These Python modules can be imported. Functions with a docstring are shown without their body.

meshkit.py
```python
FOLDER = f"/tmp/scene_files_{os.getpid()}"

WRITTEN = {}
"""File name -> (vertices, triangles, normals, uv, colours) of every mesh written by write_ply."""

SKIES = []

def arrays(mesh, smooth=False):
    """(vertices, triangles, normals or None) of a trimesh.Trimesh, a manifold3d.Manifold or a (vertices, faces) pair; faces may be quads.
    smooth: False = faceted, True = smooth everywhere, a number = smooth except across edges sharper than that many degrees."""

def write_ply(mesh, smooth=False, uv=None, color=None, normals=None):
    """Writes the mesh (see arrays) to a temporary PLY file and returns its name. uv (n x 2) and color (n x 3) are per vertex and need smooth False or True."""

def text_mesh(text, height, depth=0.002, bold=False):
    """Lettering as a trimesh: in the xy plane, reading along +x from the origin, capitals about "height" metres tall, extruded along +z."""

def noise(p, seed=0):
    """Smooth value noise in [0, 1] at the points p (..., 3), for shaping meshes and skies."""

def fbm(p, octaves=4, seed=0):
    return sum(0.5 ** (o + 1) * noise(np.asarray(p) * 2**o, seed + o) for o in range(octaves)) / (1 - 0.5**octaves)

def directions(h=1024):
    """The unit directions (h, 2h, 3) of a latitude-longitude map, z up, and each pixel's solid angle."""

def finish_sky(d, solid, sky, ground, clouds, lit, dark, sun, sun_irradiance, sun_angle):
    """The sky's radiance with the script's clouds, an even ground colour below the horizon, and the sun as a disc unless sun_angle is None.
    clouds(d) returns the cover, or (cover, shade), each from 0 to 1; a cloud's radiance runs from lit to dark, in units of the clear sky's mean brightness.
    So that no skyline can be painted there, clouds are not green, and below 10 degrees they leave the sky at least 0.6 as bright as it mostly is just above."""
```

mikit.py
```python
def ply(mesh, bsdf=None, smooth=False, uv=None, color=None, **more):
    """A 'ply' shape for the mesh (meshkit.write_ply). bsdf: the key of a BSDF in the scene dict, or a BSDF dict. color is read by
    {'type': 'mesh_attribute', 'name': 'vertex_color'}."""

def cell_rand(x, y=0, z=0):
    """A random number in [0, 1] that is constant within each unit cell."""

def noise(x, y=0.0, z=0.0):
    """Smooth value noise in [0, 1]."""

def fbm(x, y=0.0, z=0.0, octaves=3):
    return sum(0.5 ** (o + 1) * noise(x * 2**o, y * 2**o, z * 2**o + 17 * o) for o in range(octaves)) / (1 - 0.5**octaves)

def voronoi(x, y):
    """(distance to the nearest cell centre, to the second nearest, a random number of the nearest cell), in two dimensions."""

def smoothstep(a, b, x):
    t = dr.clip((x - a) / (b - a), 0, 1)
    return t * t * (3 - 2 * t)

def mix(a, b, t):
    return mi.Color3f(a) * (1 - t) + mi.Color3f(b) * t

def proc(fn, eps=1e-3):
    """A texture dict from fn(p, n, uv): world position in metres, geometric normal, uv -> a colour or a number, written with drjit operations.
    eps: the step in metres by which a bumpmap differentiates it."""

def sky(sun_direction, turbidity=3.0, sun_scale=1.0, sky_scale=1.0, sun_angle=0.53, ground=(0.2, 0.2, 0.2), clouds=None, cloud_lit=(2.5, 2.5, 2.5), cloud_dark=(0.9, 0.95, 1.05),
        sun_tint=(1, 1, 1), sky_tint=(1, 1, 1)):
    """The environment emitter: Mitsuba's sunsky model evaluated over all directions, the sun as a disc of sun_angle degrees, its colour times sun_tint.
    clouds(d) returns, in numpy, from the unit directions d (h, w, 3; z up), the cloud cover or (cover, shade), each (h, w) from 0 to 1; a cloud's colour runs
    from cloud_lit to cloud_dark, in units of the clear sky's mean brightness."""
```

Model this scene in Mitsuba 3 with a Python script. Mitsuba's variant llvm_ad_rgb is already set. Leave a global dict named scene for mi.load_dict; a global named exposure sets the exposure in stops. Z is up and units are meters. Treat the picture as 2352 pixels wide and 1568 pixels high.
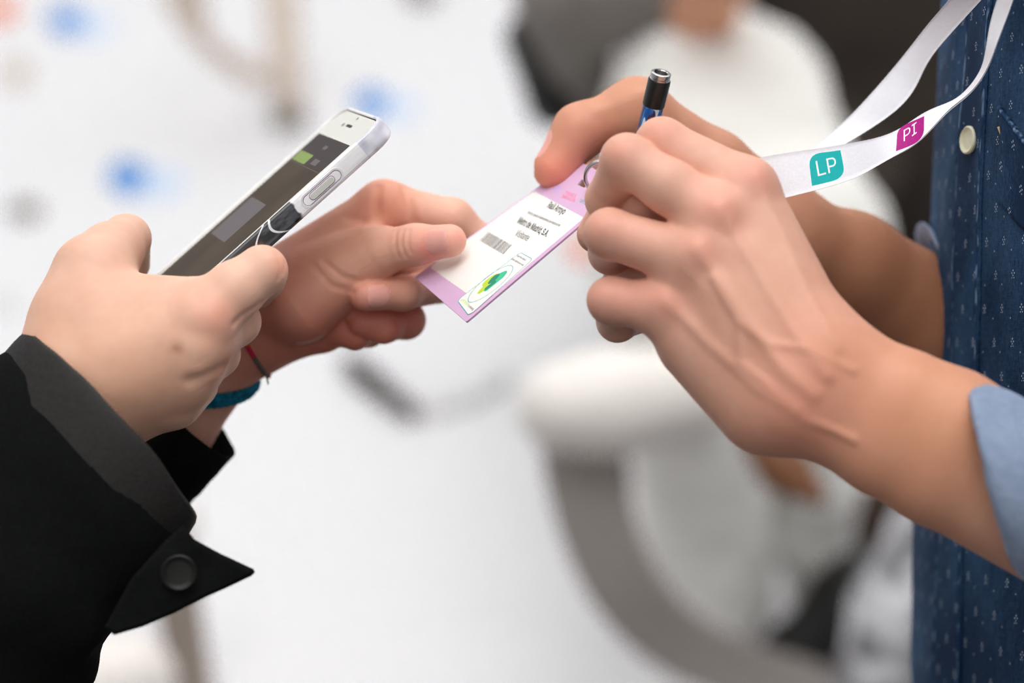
import math, random
import numpy as np, trimesh, drjit as dr, mitsuba as mi, mikit, meshkit
from mikit import noise, fbm, mix, smoothstep, cell_rand, voronoi

random.seed(7); np.random.seed(7)
scene, labels = {}, {}
T = mi.ScalarTransform4f

# ------------------------------------------------------------------ camera, light, exposure
PITCH = math.radians(30.0)
FWD = np.array([0, math.cos(PITCH), -math.sin(PITCH)])
RGT = np.array([1.0, 0, 0])
UPV = np.array([0, math.sin(PITCH), math.cos(PITCH)])
EYE = np.array([0, 0, 1.60])
FPX = 2352 / 36.0 * 85.0                       # 85 mm lens on a 36 mm wide frame, in pixels
scene['camera'] = {'type': 'thinlens', 'fov': math.degrees(2 * math.atan(18 / 85)), 'fov_axis': 'x',
                   'to_world': T().look_at(origin=EYE.tolist(), target=(EYE + FWD).tolist(), up=[0, 0, 1]),
                   'aperture_radius': 0.0125, 'focus_distance': 1.058, 'near_clip': 0.05, 'far_clip': 100.0}
scene['hall_ambient'] = {'type': 'constant', 'radiance': {'type': 'rgb', 'value': [0.47, 0.47, 0.48]}}


def ceiling_light(key, x, y, z, sx, sy, power, label, tint=(1, 0.985, 0.965)):
    m = trimesh.creation.box((sx, sy, 0.02))
    top = trimesh.creation.box((sx + .06, sy + .06, 0.05)); top.apply_translation((0, 0, .04))
    lens = trimesh.Trimesh([[-sx/2, -sy/2, 0], [sx/2, -sy/2, 0], [sx/2, sy/2, 0], [-sx/2, sy/2, 0]], [[0, 2, 1], [0, 3, 2]])
    w = T().translate([x, y, z])
    scene[key + '__housing'] = mikit.ply(top, 'm_white_metal', to_world=w)
    scene[key + '__diffuser'] = mikit.ply(lens, 'm_white_metal', to_world=w, emitter={'type': 'area', 'radiance': {'type': 'rgb', 'value': [power * c for c in tint]}})
    labels[key] = {'label': label, 'category': 'ceiling light'}


scene['m_white_metal'] = {'type': 'roughplastic', 'diffuse_reflectance': {'type': 'rgb', 'value': [.8, .8, .8]}, 'alpha': .3}
ceiling_light('ceiling_light', -0.3, 0.3, 3.3, 1.7, 1.2, 5.0, 'white rectangular ceiling light panel above the four hands')
ceiling_light('ceiling_light_002', -0.6, -2.3, 3.4, 3.2, 2.0, 1.5, 'white rectangular ceiling light panel behind the camera')
ceiling_light('ceiling_light_001', 0.0, 4.2, 3.9, 6.0, 4.2, 1.45, 'large white ceiling light panel above the white floor', (1, .985, .97))
ceiling_light('ceiling_light_003', 0.4, 1.4, 3.6, 1.8, 0.9, 5.5, 'added light panel out of view, brightening the fronts of the background things', (1, .985, .97))  # unseen panel, added to brighten the camera-facing sides of the background
exposure = 0.0


# ------------------------------------------------------------------ helpers
def cam(px, py, dz=0.0):
    """camera-frame point in millimetres (x right, y up, z away) of what stands 1050 + dz mm before the lens"""
    z = 1050.0 + dz
    return np.array([(px - 1176) / FPX * z, (784 - py) / FPX * z, z])


def world(c):
    c = np.asarray(c, float) / 1000.0
    return EYE + c[..., :1] * RGT + c[..., 1:2] * UPV + c[..., 2:3] * FWD


def mmesh(v, f):
    """mesh given in camera-frame millimetres (left-handed) -> world mesh"""
    f = np.asarray(f)
    if f.shape[1] == 4:
        f = np.vstack([f[:, [0, 1, 2]], f[:, [0, 2, 3]]])
    return trimesh.Trimesh(world(v), f[:, ::-1], process=False)


def on_floor(px, py, h=0.0):
    d = FWD + RGT * (px - 1176) / FPX + UPV * (784 - py) / FPX
    return EYE + d * ((h - EYE[2]) / d[2])


def at(px, py, depth):
    return EYE + depth * (FWD + RGT * (px - 1176) / FPX + UPV * (784 - py) / FPX)


def lin(r, g, b):
    return [((c / 255) / 12.92 if c <= 10 else ((c / 255 + .055) / 1.055) ** 2.4) for c in (r, g, b)]


def rgb(*c):
    return {'type': 'rgb', 'value': lin(*c)}


def mat(key, base, rough=.5, spec=.5, metallic=0.0, bump=None, bscale=1.0, eps=2e-4, **more):
    b = {'type': 'principled', 'base_color': base, 'roughness': rough, 'specular': spec, **more}
    if metallic:
        b['metallic'] = metallic
        del b['specular']
    if bump is not None:
        b = {'type': 'bumpmap', 'arbitrary': mikit.proc(bump, eps), 'scale': bscale, 'bsdf': b}
    scene[key] = {'type': 'twosided', 'bsdf': b}


def tag(key, label=None, category=None, group=None, kind=None):
    labels[key] = {k: v for k, v in dict(label=label, category=category, group=group, kind=kind).items() if v}


def put(key, mesh, m, smooth=False, label=None, **kw):
    while key in scene:
        a, _, n = key.rpartition('_')
        key = f'{a}_{int(n) + 1:03d}' if n.isdigit() and len(n) == 3 else key + '_001'
    scene[key] = mikit.ply(mesh, m, smooth=smooth, **kw)
    if label:
        labels[key] = {'label': label}
    return key


def loft(sections, closed=True):
    """rows of points -> (v, quads)"""
    S = np.asarray(sections, float)
    n, m = S.shape[:2]
    i, j = np.meshgrid(np.arange(n - 1), np.arange(m if closed else m - 1), indexing='ij')
    k = (j + 1) % m
    q = np.stack([i * m + j, (i + 1) * m + j, (i + 1) * m + k, i * m + k], -1).reshape(-1, 4)
    return S.reshape(-1, 3), q


def spline(pts, n):
    from scipy.interpolate import CubicSpline
    p = np.asarray(pts, float)
    t = np.r_[0, np.cumsum(np.linalg.norm(np.diff(p, axis=0)[:, :3], axis=1))]
    return CubicSpline(t / t[-1], p)(np.linspace(0, 1, n))


def tube_mesh(path, r, sides=10, world_frame=True):
    p = np.asarray(path, float)
    t = np.gradient(p, axis=0); t /= np.linalg.norm(t, axis=1, keepdims=True)
    a = np.zeros_like(p); ref = np.cross(t[0], [0.3, 0.9, 0.31]); ref /= np.linalg.norm(ref)
    for i in range(len(p)):
        ref = ref - t[i] * (ref @ t[i]); ref /= np.linalg.norm(ref); a[i] = ref
    b = np.cross(t, a)
    ang = np.arange(sides) * 2 * np.pi / sides
    r = np.broadcast_to(r, (len(p),))
    S = p[:, None] + r[:, None, None] * (np.cos(ang)[None, :, None] * a[:, None] + np.sin(ang)[None, :, None] * b[:, None])
    v, q = loft(S)
    v = np.vstack([v, p[:1], p[-1:]])
    n, m = len(p), sides
    f = np.vstack([q[:, [0, 1, 2]], q[:, [0, 2, 3]], [[n * m, j, (j + 1) % m] for j in range(m)], [[n * m + 1, (n - 1) * m + (j + 1) % m, (n - 1) * m + j] for j in range(m)]])
    mesh = trimesh.Trimesh(v, f, process=False)
    if mesh.volume < 0:
        mesh.invert()
    return mesh


def rounded_rect(w, h, r, n=8):
    from shapely.geometry import box
    return box(-w / 2 + r, -h / 2 + r, w / 2 - r, h / 2 - r).buffer(r, quad_segs=n)


def extrude(poly, h):
    return trimesh.creation.extrude_polygon(poly, h, engine='earcut')


def placed(mesh, o, x, y, z, s=1.0):
    """mesh given in its own axes (millimetres) -> camera frame millimetres -> world"""
    v = np.asarray(o) + s * (mesh.vertices[:, :1] * x + mesh.vertices[:, 1:2] * y + mesh.vertices[:, 2:3] * z)
    m = trimesh.Trimesh(world(v), mesh.faces, process=False)
    if np.linalg.det(np.stack([x, y, z])) > 0:      # the camera frame is left-handed
        m.invert()
    return m


# ------------------------------------------------------------------ signed distance modelling
def cap(a, b, ra, rb, flat=None, sq=1.0):
    a, b = np.asarray(a, float), np.asarray(b, float)
    ab = b - a; L = max(ab @ ab, 1e-9)

    def f(p):
        t = np.clip(((p - a) @ ab) / L, 0, 1)
        q = p - a - t[:, None] * ab
        if flat is not None:
            q = q + (sq - 1) * (q @ flat)[:, None] * flat
        return np.sqrt((q * q).sum(1)) - (ra + t * (rb - ra))
    return f


def smin2(a, b, k):
    h = np.maximum(k - np.abs(a - b), 0) / k
    return np.minimum(a, b) - h * h * k * .25


def union(fs, k):
    def f(p):
        d = fs[0](p)
        for g in fs[1:]:
            d = smin2(d, g(p), k)
        return d
    return f


def joints(js, k=3.0):
    pts = [cam(*j[:3]) for j in js]
    return union([cap(pts[i], pts[i + 1], js[i][3], js[i + 1][3]) for i in range(len(js) - 1)], k)


def bump_at(points, width, height):
    """points: list of 3-D points; adds (height > 0) or carves (height < 0) a soft spot"""
    P = np.asarray(points, float)

    def g(p):
        d2 = ((p[:, None, :] - P[None]) ** 2).sum(2).min(1)
        return -height * np.exp(-d2 / width ** 2)
    return g


def ridge(pts, width, height):
    P = np.asarray(pts, float)

    def g(p):
        best = np.full(len(p), 1e9)
        for a, b in zip(P[:-1], P[1:]):
            ab = b - a
            t = np.clip(((p - a) @ ab) / (ab @ ab), 0, 1)
            q = p - a - t[:, None] * ab
            best = np.minimum(best, (q * q).sum(1))
        return -height * np.exp(-best / width ** 2)
    return g


def with_relief(f, gs):
    def h(p):
        d = f(p)
        near = np.abs(d) < 6
        if near.any():
            e = np.zeros(near.sum())
            q = p[near]
            for g in gs:
                e += g(q)
            d = d.copy(); d[near] += e
        return d
    return h


def surface(f, lo, hi, h):
    """surface nets of f = 0 in the box, refined where the surface is; returns (v, quads)"""
    lo, hi = np.asarray(lo, float), np.asarray(hi, float)
    c = 4
    n = np.ceil((hi - lo) / (h * c)).astype(int) + 1
    ax = [lo[i] + np.arange(n[i]) * h * c for i in range(3)]
    G = np.stack(np.meshgrid(*ax, indexing='ij'), -1).reshape(-1, 3)
    C = f(G).reshape(n)
    V = np.repeat(np.repeat(np.repeat(C, c, 0), c, 1), c, 2).astype(np.float32)
    near = np.abs(C) < h * c * 1.9
    idx = np.argwhere(near)
    off = np.stack(np.meshgrid(*[np.arange(c)] * 3, indexing='ij'), -1).reshape(-1, 3)
    cells = (idx[:, None] * c + off[None]).reshape(-1, 3)
    val = np.empty(len(cells), np.float32)
    for s in range(0, len(cells), 400000):
        val[s:s + 400000] = f(lo + cells[s:s + 400000] * h)
    V[cells[:, 0], cells[:, 1], cells[:, 2]] = val
    S = V < 0
    N = np.array(V.shape)
    cnt = np.zeros(N - 1, np.int8)
    for o in np.ndindex(2, 2, 2):
        cnt += S[o[0]:N[0] - 1 + o[0], o[1]:N[1] - 1 + o[1], o[2]:N[2] - 1 + o[2]]
    act = np.argwhere((cnt > 0) & (cnt < 8))
    ids = np.full(N - 1, -1, np.int32); ids[tuple(act.T)] = np.arange(len(act))
    acc = np.zeros((len(act), 3)); num = np.zeros(len(act))
    corners = list(np.ndindex(2, 2, 2))
    for a in corners:
        for d in range(3):
            if a[d]:
                continue
            b = list(a); b[d] = 1
            va = V[tuple((act + a).T)]; vb = V[tuple((act + b).T)]
            x = (va < 0) != (vb < 0)
            t = va[x] / (va[x] - vb[x])
            p = np.tile(np.array(a, float), (x.sum(), 1)); p[:, d] += t
            acc[x] += p; num[x] += 1
    v = lo + (act + acc / num[:, None]) * h
    quads = []
    for d in range(3):
        e1, e2 = (d + 1) % 3, (d + 2) % 3
        sh = [slice(None)] * 3; sh2 = [slice(None)] * 3
        sh[d] = slice(0, N[d] - 1); sh2[d] = slice(1, N[d])
        A, B = S[tuple(sh)], S[tuple(sh2)]
        for flip, m in ((False, A & ~B), (True, ~A & B)):
            e = np.argwhere(m)
            e = e[(e[:, e1] > 0) & (e[:, e2] > 0) & (e[:, e1] < N[e1] - 1) & (e[:, e2] < N[e2] - 1)]
            o1 = np.zeros(3, int); o1[e1] = 1
            o2 = np.zeros(3, int); o2[e2] = 1
            q = np.stack([ids[tuple((e - o1 - o2).T)], ids[tuple((e - o2).T)], ids[tuple(e.T)], ids[tuple((e - o1).T)]], 1)
            quads.append(q[:, ::-1] if flip else q)
    q = np.vstack(quads)
    for _ in range(2):                                       # pull the vertices onto the surface
        e = .25 * h
        d = f(v)
        g = np.stack([f(v + np.eye(3)[i] * e) - d for i in range(3)], 1) / e
        v = v - np.clip(d, -h, h)[:, None] * g / np.maximum((g * g).sum(1, keepdims=True), .25)
    return v, q


def sight(f, px, py, start=-160, stop=400):
    """first point of the surface on the line of sight through a pixel"""
    d = cam(px, py, 0) / 1050.0
    z = 1050.0 + start
    for _ in range(200):
        v = f((d * z)[None])[0]
        if v < .05:
            break
        z += max(v * .8, .05)
        if z > 1050 + stop:
            return None
    return d * z


def sights(f, pix):
    return [q for q in (sight(f, *p) for p in pix) if q is not None]


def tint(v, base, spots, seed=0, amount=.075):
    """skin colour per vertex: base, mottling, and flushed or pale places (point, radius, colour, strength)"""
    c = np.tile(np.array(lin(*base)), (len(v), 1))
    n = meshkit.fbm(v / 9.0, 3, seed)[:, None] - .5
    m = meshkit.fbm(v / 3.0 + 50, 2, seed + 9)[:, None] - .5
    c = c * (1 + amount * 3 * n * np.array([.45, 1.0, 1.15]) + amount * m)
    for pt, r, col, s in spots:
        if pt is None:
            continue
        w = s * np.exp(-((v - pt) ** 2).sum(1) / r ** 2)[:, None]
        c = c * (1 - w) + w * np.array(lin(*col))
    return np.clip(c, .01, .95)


def nail(f, a, b, dorsal, t0, t1, half_angle, r_in, lift=.45, nt=15, na=17):
    """nail plate grown on the skin of the last finger bone a-b, around the direction dorsal"""
    ax = (b - a) / np.linalg.norm(b - a); L = np.linalg.norm(b - a)
    d = dorsal - ax * (dorsal @ ax); d /= np.linalg.norm(d)
    s = np.cross(ax, d)
    rows = []
    for i, t in enumerate(np.linspace(0, 1, nt)):
        row = []
        for ang in np.linspace(-1, 1, na):
            # rounded outline: half width narrows at both ends
            w = half_angle * (1 - .30 * max(0, (.25 - t) / .25) ** 2 - .16 * max(0, (t - .78) / .22) ** 2)
            th = ang * w
            tt = t0 + (t1 - t0) * t - (.10 * L * ang * ang * (t - .3))
            o = a + ax * min(tt, L * 1.0)
            u = np.cos(th) * d + np.sin(th) * s
            if tt > L:
                u = u + ax * (tt - L) / r_in; u /= np.linalg.norm(u)
            lo_, hi_ = 0.0, 2.5 * r_in
            for _ in range(22):
                mid = .5 * (lo_ + hi_)
                if f((o + u * mid)[None])[0] < 0:
                    lo_ = mid
                else:
                    hi_ = mid
            edge = max(abs(ang), abs(2 * t - 1) * .96 if t < .5 else 0)
            up = lift * (1 - .95 * edge ** 5) - .10 * (edge > .97)
            row.append(o + u * (lo_ + up))
        rows.append(row)
    S = np.array(rows)
    cen = S.mean((0, 1)); inner = S - d * .45
    v1, q1 = loft(S, closed=False); v2, q2 = loft(inner, closed=False)
    n = len(v1); m = na
    rim = [i for i in range(m)] + [i * m + m - 1 for i in range(1, nt)] + [(nt - 1) * m + j for j in range(m - 2, -1, -1)] + [i * m for i in range(nt - 2, 0, -1)]
    side = [[rim[i], rim[(i + 1) % len(rim)], n + rim[(i + 1) % len(rim)], n + rim[i]] for i in range(len(rim))]
    me = mmesh(np.vstack([v1, v2]), np.vstack([q1, q2[:, ::-1] + n, np.array(side)[:, ::-1]]))
    if me.volume < 0:
        me.invert()
    return me


# ------------------------------------------------------------------ materials
def skin_bump(p, n, uv):
    a = fbm(p.x * 900, p.y * 900, p.z * 900, 2)
    b = noise(p.x * 2600, p.y * 2600, p.z * 2600)
    return a * .00008 + b * .00004


mat('m_skin', {'type': 'mesh_attribute', 'name': 'vertex_color'}, .5, .35, bump=skin_bump, bscale=1.0, sheen=.12)
mat('m_nail', rgb(222, 160, 148), .34, .4, clearcoat=.25, clearcoat_gloss=.7)


def black_cloth(p, n, uv):
    w = noise(p.x * 1500, p.y * 1500, p.z * 700)
    return mi.Color3f(.0056, .0064, .0060) * (0.7 + .6 * w)


mat('m_black_cloth', mikit.proc(black_cloth), .9, .05, sheen=.03,
    bump=lambda p, n, uv: noise(p.x * 2200, p.y * 2200, p.z * 900) * .00006, bscale=1.0)
mat('m_lining', mikit.proc(lambda p, n, uv: mix(lin(26, 25, 24), lin(38, 36, 35), noise(p.x * 900, p.y * 900, p.z * 900))), .6, .3)
mat('m_dark_button', rgb(9, 10, 8), .4, .2)
mat('m_thread', rgb(22, 22, 20), .8, .2)


def denim(p, n, uv):
    """uv in millimetres: u around the body, v up"""
    u, v = uv.x, uv.y
    warp = noise(u * 3.1, v * .45) * .5 + noise(u * 6.0, v * .8, 3.) * .5
    weft = noise(u * .5, v * 5.0, 7.)
    blotch = fbm(u * .035, v * .02, 2.0, 3)
    c = mix(lin(16, 42, 72), lin(62, 100, 136), dr.clip(.20 + .38 * (warp - .5) * 1.6 + .25 * (weft - .5) + 1.1 * (blotch - .5), 0, 1))
    # small printed clusters of pale dots, in staggered rows
    gy = v / 15.0
    row = dr.floor(gy)
    gx = u / 17.0 + .5 * (row - 2 * dr.floor(row / 2)) + .15 * cell_rand(row, 5)
    fx, fy = (gx - dr.floor(gx) - .5) * 17.0, (gy - row - .5) * 15.0
    on = mi.Float(0)
    for dx, dy, r in ((0, 1.9, .55), (-.95, .75, .5), (.95, .75, .5), (0, -.3, .5), (-.7, -1.3, .42), (.8, -1.4, .42)):
        on = dr.maximum(on, 1 - smoothstep(r * .55, r, dr.sqrt(dr.square(fx - dx) + dr.square(fy - dy))))
    gx2 = u / 17.0 + .5 * (1 - (row - 2 * dr.floor(row / 2)))
    fx2, fy2 = (gx2 - dr.floor(gx2) - .5) * 17.0, fy + 4.0
    on = dr.maximum(on, .7 * (1 - smoothstep(.3, .6, dr.sqrt(dr.square(fx2) + dr.square(fy2)))))
    wear = .55 + .45 * noise(u * 1.3, v * 1.3, 4.)
    return mix(c, mi.Color3f(*lin(186, 198, 210)), on * wear)


mat('m_denim', mikit.proc(denim), .85, .2, sheen=.15, bump=lambda p, n, uv: noise(p.x * 2400, p.y * 2400, p.z * 1000) * .00005, bscale=1.0)
mat('m_denim_edge', mikit.proc(lambda p, n, uv: mix(lin(28, 56, 92), lin(104, 132, 160), smoothstep(.35, .8, noise(p.x * 700, p.y * 700, p.z * 160)))), .85, .2)
mat('m_cuff', mikit.proc(lambda p, n, uv: mix(lin(112, 128, 154), lin(144, 158, 180), fbm(p.x * 500, p.y * 500, p.z * 500, 3))), .85, .2, sheen=.2)
mat('m_cream_button', mikit.proc(lambda p, n, uv: mix(lin(190, 192, 160), lin(216, 216, 190), fbm(p.x * 350, p.y * 350, p.z * 350))), .25, .5)
mat('m_tan_label', rgb(196, 170, 128), .6, .3)

mat('m_strap', mikit.proc(lambda p, n, uv: mi.Color3f(.86, .86, .91) * (.95 + .1 * noise(uv.x * 3.0, uv.y * 3.0))), .7, .2)
mat('m_teal_print', rgb(16, 178, 178), .6, .3)
mat('m_magenta_print', rgb(170, 20, 128), .6, .3)
mat('m_white_print', rgb(240, 240, 244), .6, .3)

mat('m_pink_card', mikit.proc(lambda p, n, uv: mix(lin(196, 160, 195), lin(208, 174, 204), fbm(p.x * 60, p.y * 60, p.z * 60))), .35, .4)
mat('m_label_paper', rgb(226, 224, 219), .5, .35)
mat('m_black_ink', rgb(34, 34, 34), .6, .3)
mat('m_barcode_ink', rgb(78, 73, 70), .6, .3)
mat('m_grey_ink', rgb(110, 108, 106), .6, .3)
mat('m_teal_ink', rgb(84, 158, 160), .5, .3)
mat('m_green_ink', rgb(60, 182, 140), .5, .3)
mat('m_dark_green_ink', rgb(36, 132, 104), .5, .3)
mat('m_lime_ink', rgb(178, 204, 62), .5, .3)
mat('m_red_ink', rgb(226, 96, 132), .5, .3)
mat('m_violet_ink', rgb(190, 164, 210), .5, .3)
mat('m_slot', rgb(120, 108, 112), .6, .3)

scene['m_chrome'] = {'type': 'roughconductor', 'material': 'Cr', 'alpha': .12}
mat('m_silver', rgb(190, 188, 186), .22, .5, metallic=1.0)
mat('m_pen_black', rgb(16, 20, 20), .35, .5)


def pen_print(p, n, uv):
    a = fbm(uv.x * .4, uv.y * .14, 3.0, 2)
    c = mix(lin(20, 84, 160), lin(50, 150, 214), smoothstep(.35, .65, a))
    c = mix(c, mi.Color3f(*lin(52, 44, 84)), smoothstep(.62, .7, noise(uv.x * .5 + 9, uv.y * .13)))
    return mix(c, mi.Color3f(*lin(200, 220, 236)), smoothstep(.74, .8, noise(uv.x * .4 + 31, uv.y * .2)))


mat('m_pen_blue', mikit.proc(pen_print), .3, .5)
mat('m_phone_glass', rgb(204, 204, 196), .14, .35)


def screen_col(p, n, uv):
    s = fbm(uv.x * 3, uv.y * 5, 1.0, 2)
    c = mix(lin(56, 46, 34), lin(70, 59, 46), s)
    return mix(c, mi.Color3f(*lin(60, 52, 52)), smoothstep(.80, .88, uv.y))


mat('m_screen', mikit.proc(screen_col), .4, .08)
mat('m_screen_green', rgb(118, 140, 70), .4, .3)
mat('m_screen_grey', rgb(86, 80, 82), .4, .3)
mat('m_screen_line', rgb(92, 84, 82), .4, .3)
mat('m_phone_metal', rgb(196, 194, 196), .25, .5, metallic=1.0)
mat('m_dark_hole', rgb(40, 46, 36), .5, .3)


def case_col(p, n, uv):
    """uv in millimetres along the side of the cover; clear cover over printed black and white artwork"""
    v = uv.y
    art = smoothstep(-26, -24.5, v) * (1 - smoothstep(15.5, 16.5, v + 1.5 * noise(uv.x * .6, v * .3)))
    g = fbm(uv.x * .35 + 5, v * .16, 2.0, 3)
    dark = mix(lin(20, 22, 25), lin(70, 72, 78), smoothstep(.45, .75, g))
    lines = dr.minimum(dr.abs(v - 4.5 - .16 * dr.square(uv.x - 2) + 3), dr.abs(v + 9 - .22 * dr.square(uv.x + 1)))
    dark = mix(mi.Color3f(*lin(222, 224, 228)), dark, smoothstep(.45, .75, lines))
    pale = mix(mi.Color3f(*lin(226, 224, 226)), mi.Color3f(*lin(240, 240, 242)), noise(uv.x * .5, v * .1))
    corner = smoothstep(54, 54.6, v)
    pale = mix(pale, mix(lin(176, 176, 190), lin(232, 232, 240), noise(uv.x * .35, v * .25)), corner)
    return mix(pale, dark, art)


mat('m_case', mikit.proc(case_col), .15, .6, clearcoat=.6, clearcoat_gloss=.9)
mat('m_case_clear', rgb(214, 212, 216), .1, .6, clearcoat=.8, clearcoat_gloss=.95)
mat('m_case_shadow', rgb(128, 104, 124), .3, .4)

mat('m_bracelet', mikit.proc(lambda p, n, uv: mix(lin(0, 72, 84), lin(24, 132, 170), noise(p.x * 420, p.y * 420, p.z * 420))), .85, .2)
mat('m_thread_orange', rgb(204, 120, 40), .8, .2)
mat('m_thread_red', rgb(186, 34, 66), .8, .2)
mat('m_thread_grey', rgb(96, 88, 86), .8, .2)

# ------------------------------------------------------------------ setting
mat('m_white_floor', mikit.proc(lambda p, n, uv: mi.Color3f(.80, .80, .815) * (.97 + .05 * fbm(p.x * .9, p.y * .9, 0., 2))), .35, .3)
mat('m_carpet', mikit.proc(lambda p, n, uv: mix(lin(52, 46, 44), lin(70, 62, 58), noise(p.x * 60, p.y * 60))), .95, .1)
fl = trimesh.creation.box((16, 14, .03)); fl.apply_translation((0, 1.75 + 7, -.015))
put('floor', fl, 'm_white_floor'); tag('floor', 'glossy white exhibition floor in the background', kind='structure')
cp = trimesh.creation.box((16, 9.75, .03)); cp.apply_translation((0, 1.75 - 4.875, -.017))
put('floor_carpet', cp, 'm_carpet'); tag('floor_carpet', 'dark brown carpet below the hands', kind='structure')

# ------------------------------------------------------------------ the badge as a gently twisted sheet (a 0..1 across, s 0..1 from bottom to top)
def badge_point(a, s, lift=0.0):
    def at_(a, s):
        left = cam(952 + 370 * s, 636 - 270 * s, 50 + 8 * s)
        k = s + np.interp(s, [0, .08, .2, .45, .757, 1], [0, .026, .046, .046, .013, 0])
        right = cam(1071 + 369 * k, 739 - 314 * k, 0 + 8 * k)
        return left * (1 - a) + right * a
    p = at_(a, s)
    if lift:
        e = 1e-3
        n = np.cross(at_(a + e, s) - p, at_(a, s + e) - p)
        n = n / np.linalg.norm(n)
        if n[2] > 0:
            n = -n
        p = p + n * lift
    return p


# ------------------------------------------------------------------ hands and forearms
HG = 0.9                                                 # grid step of the skin in mm


def make_arm(key, f, lo, hi, base, spots, label, seed, h=HG):
    v, q = surface(f, lo, hi, h)
    col = tint(v, base, spots, seed)
    me = mmesh(v, q)
    tri_col = col
    scene[key] = mikit.ply(me, 'm_skin', smooth=True, color=tri_col)
    labels[key] = {'label': label}


# --- man, left hand: fist around the pen, nearest to the lens
A_idx = [(1712, 437, -34, 13.2), (1520, 330, -22, 10.6), (1432, 430, -2, 9.2), (1368, 538, 6, 8.2)]
A_mid = [(1645, 506, -44, 12.6), (1535, 428, -41, 10.9), (1440, 368, -35, 10.6), (1398, 458, -12, 9.4), (1430, 500, 10, 8.2)]
A_rng = [(1592, 596, -45, 12.2), (1400, 536, -37, 10.0), (1402, 580, -10, 8.8), (1455, 570, 10, 8.0)]
A_pky = [(1525, 706, -38, 11.5), (1404, 690, -32, 9.4), (1418, 738, -10, 8.2), (1466, 726, 8, 7.6)]
A_thb = [(1880, 800, -30, 16), (1720, 590, 4, 14), (1570, 520, 0, 11)]
A_thd = [(1570, 520, 0, 11), (1476, 478, -20, 9.2)]
fingersA = [joints(x, 4) for x in (A_idx, A_mid, A_rng, A_pky)]
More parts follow.
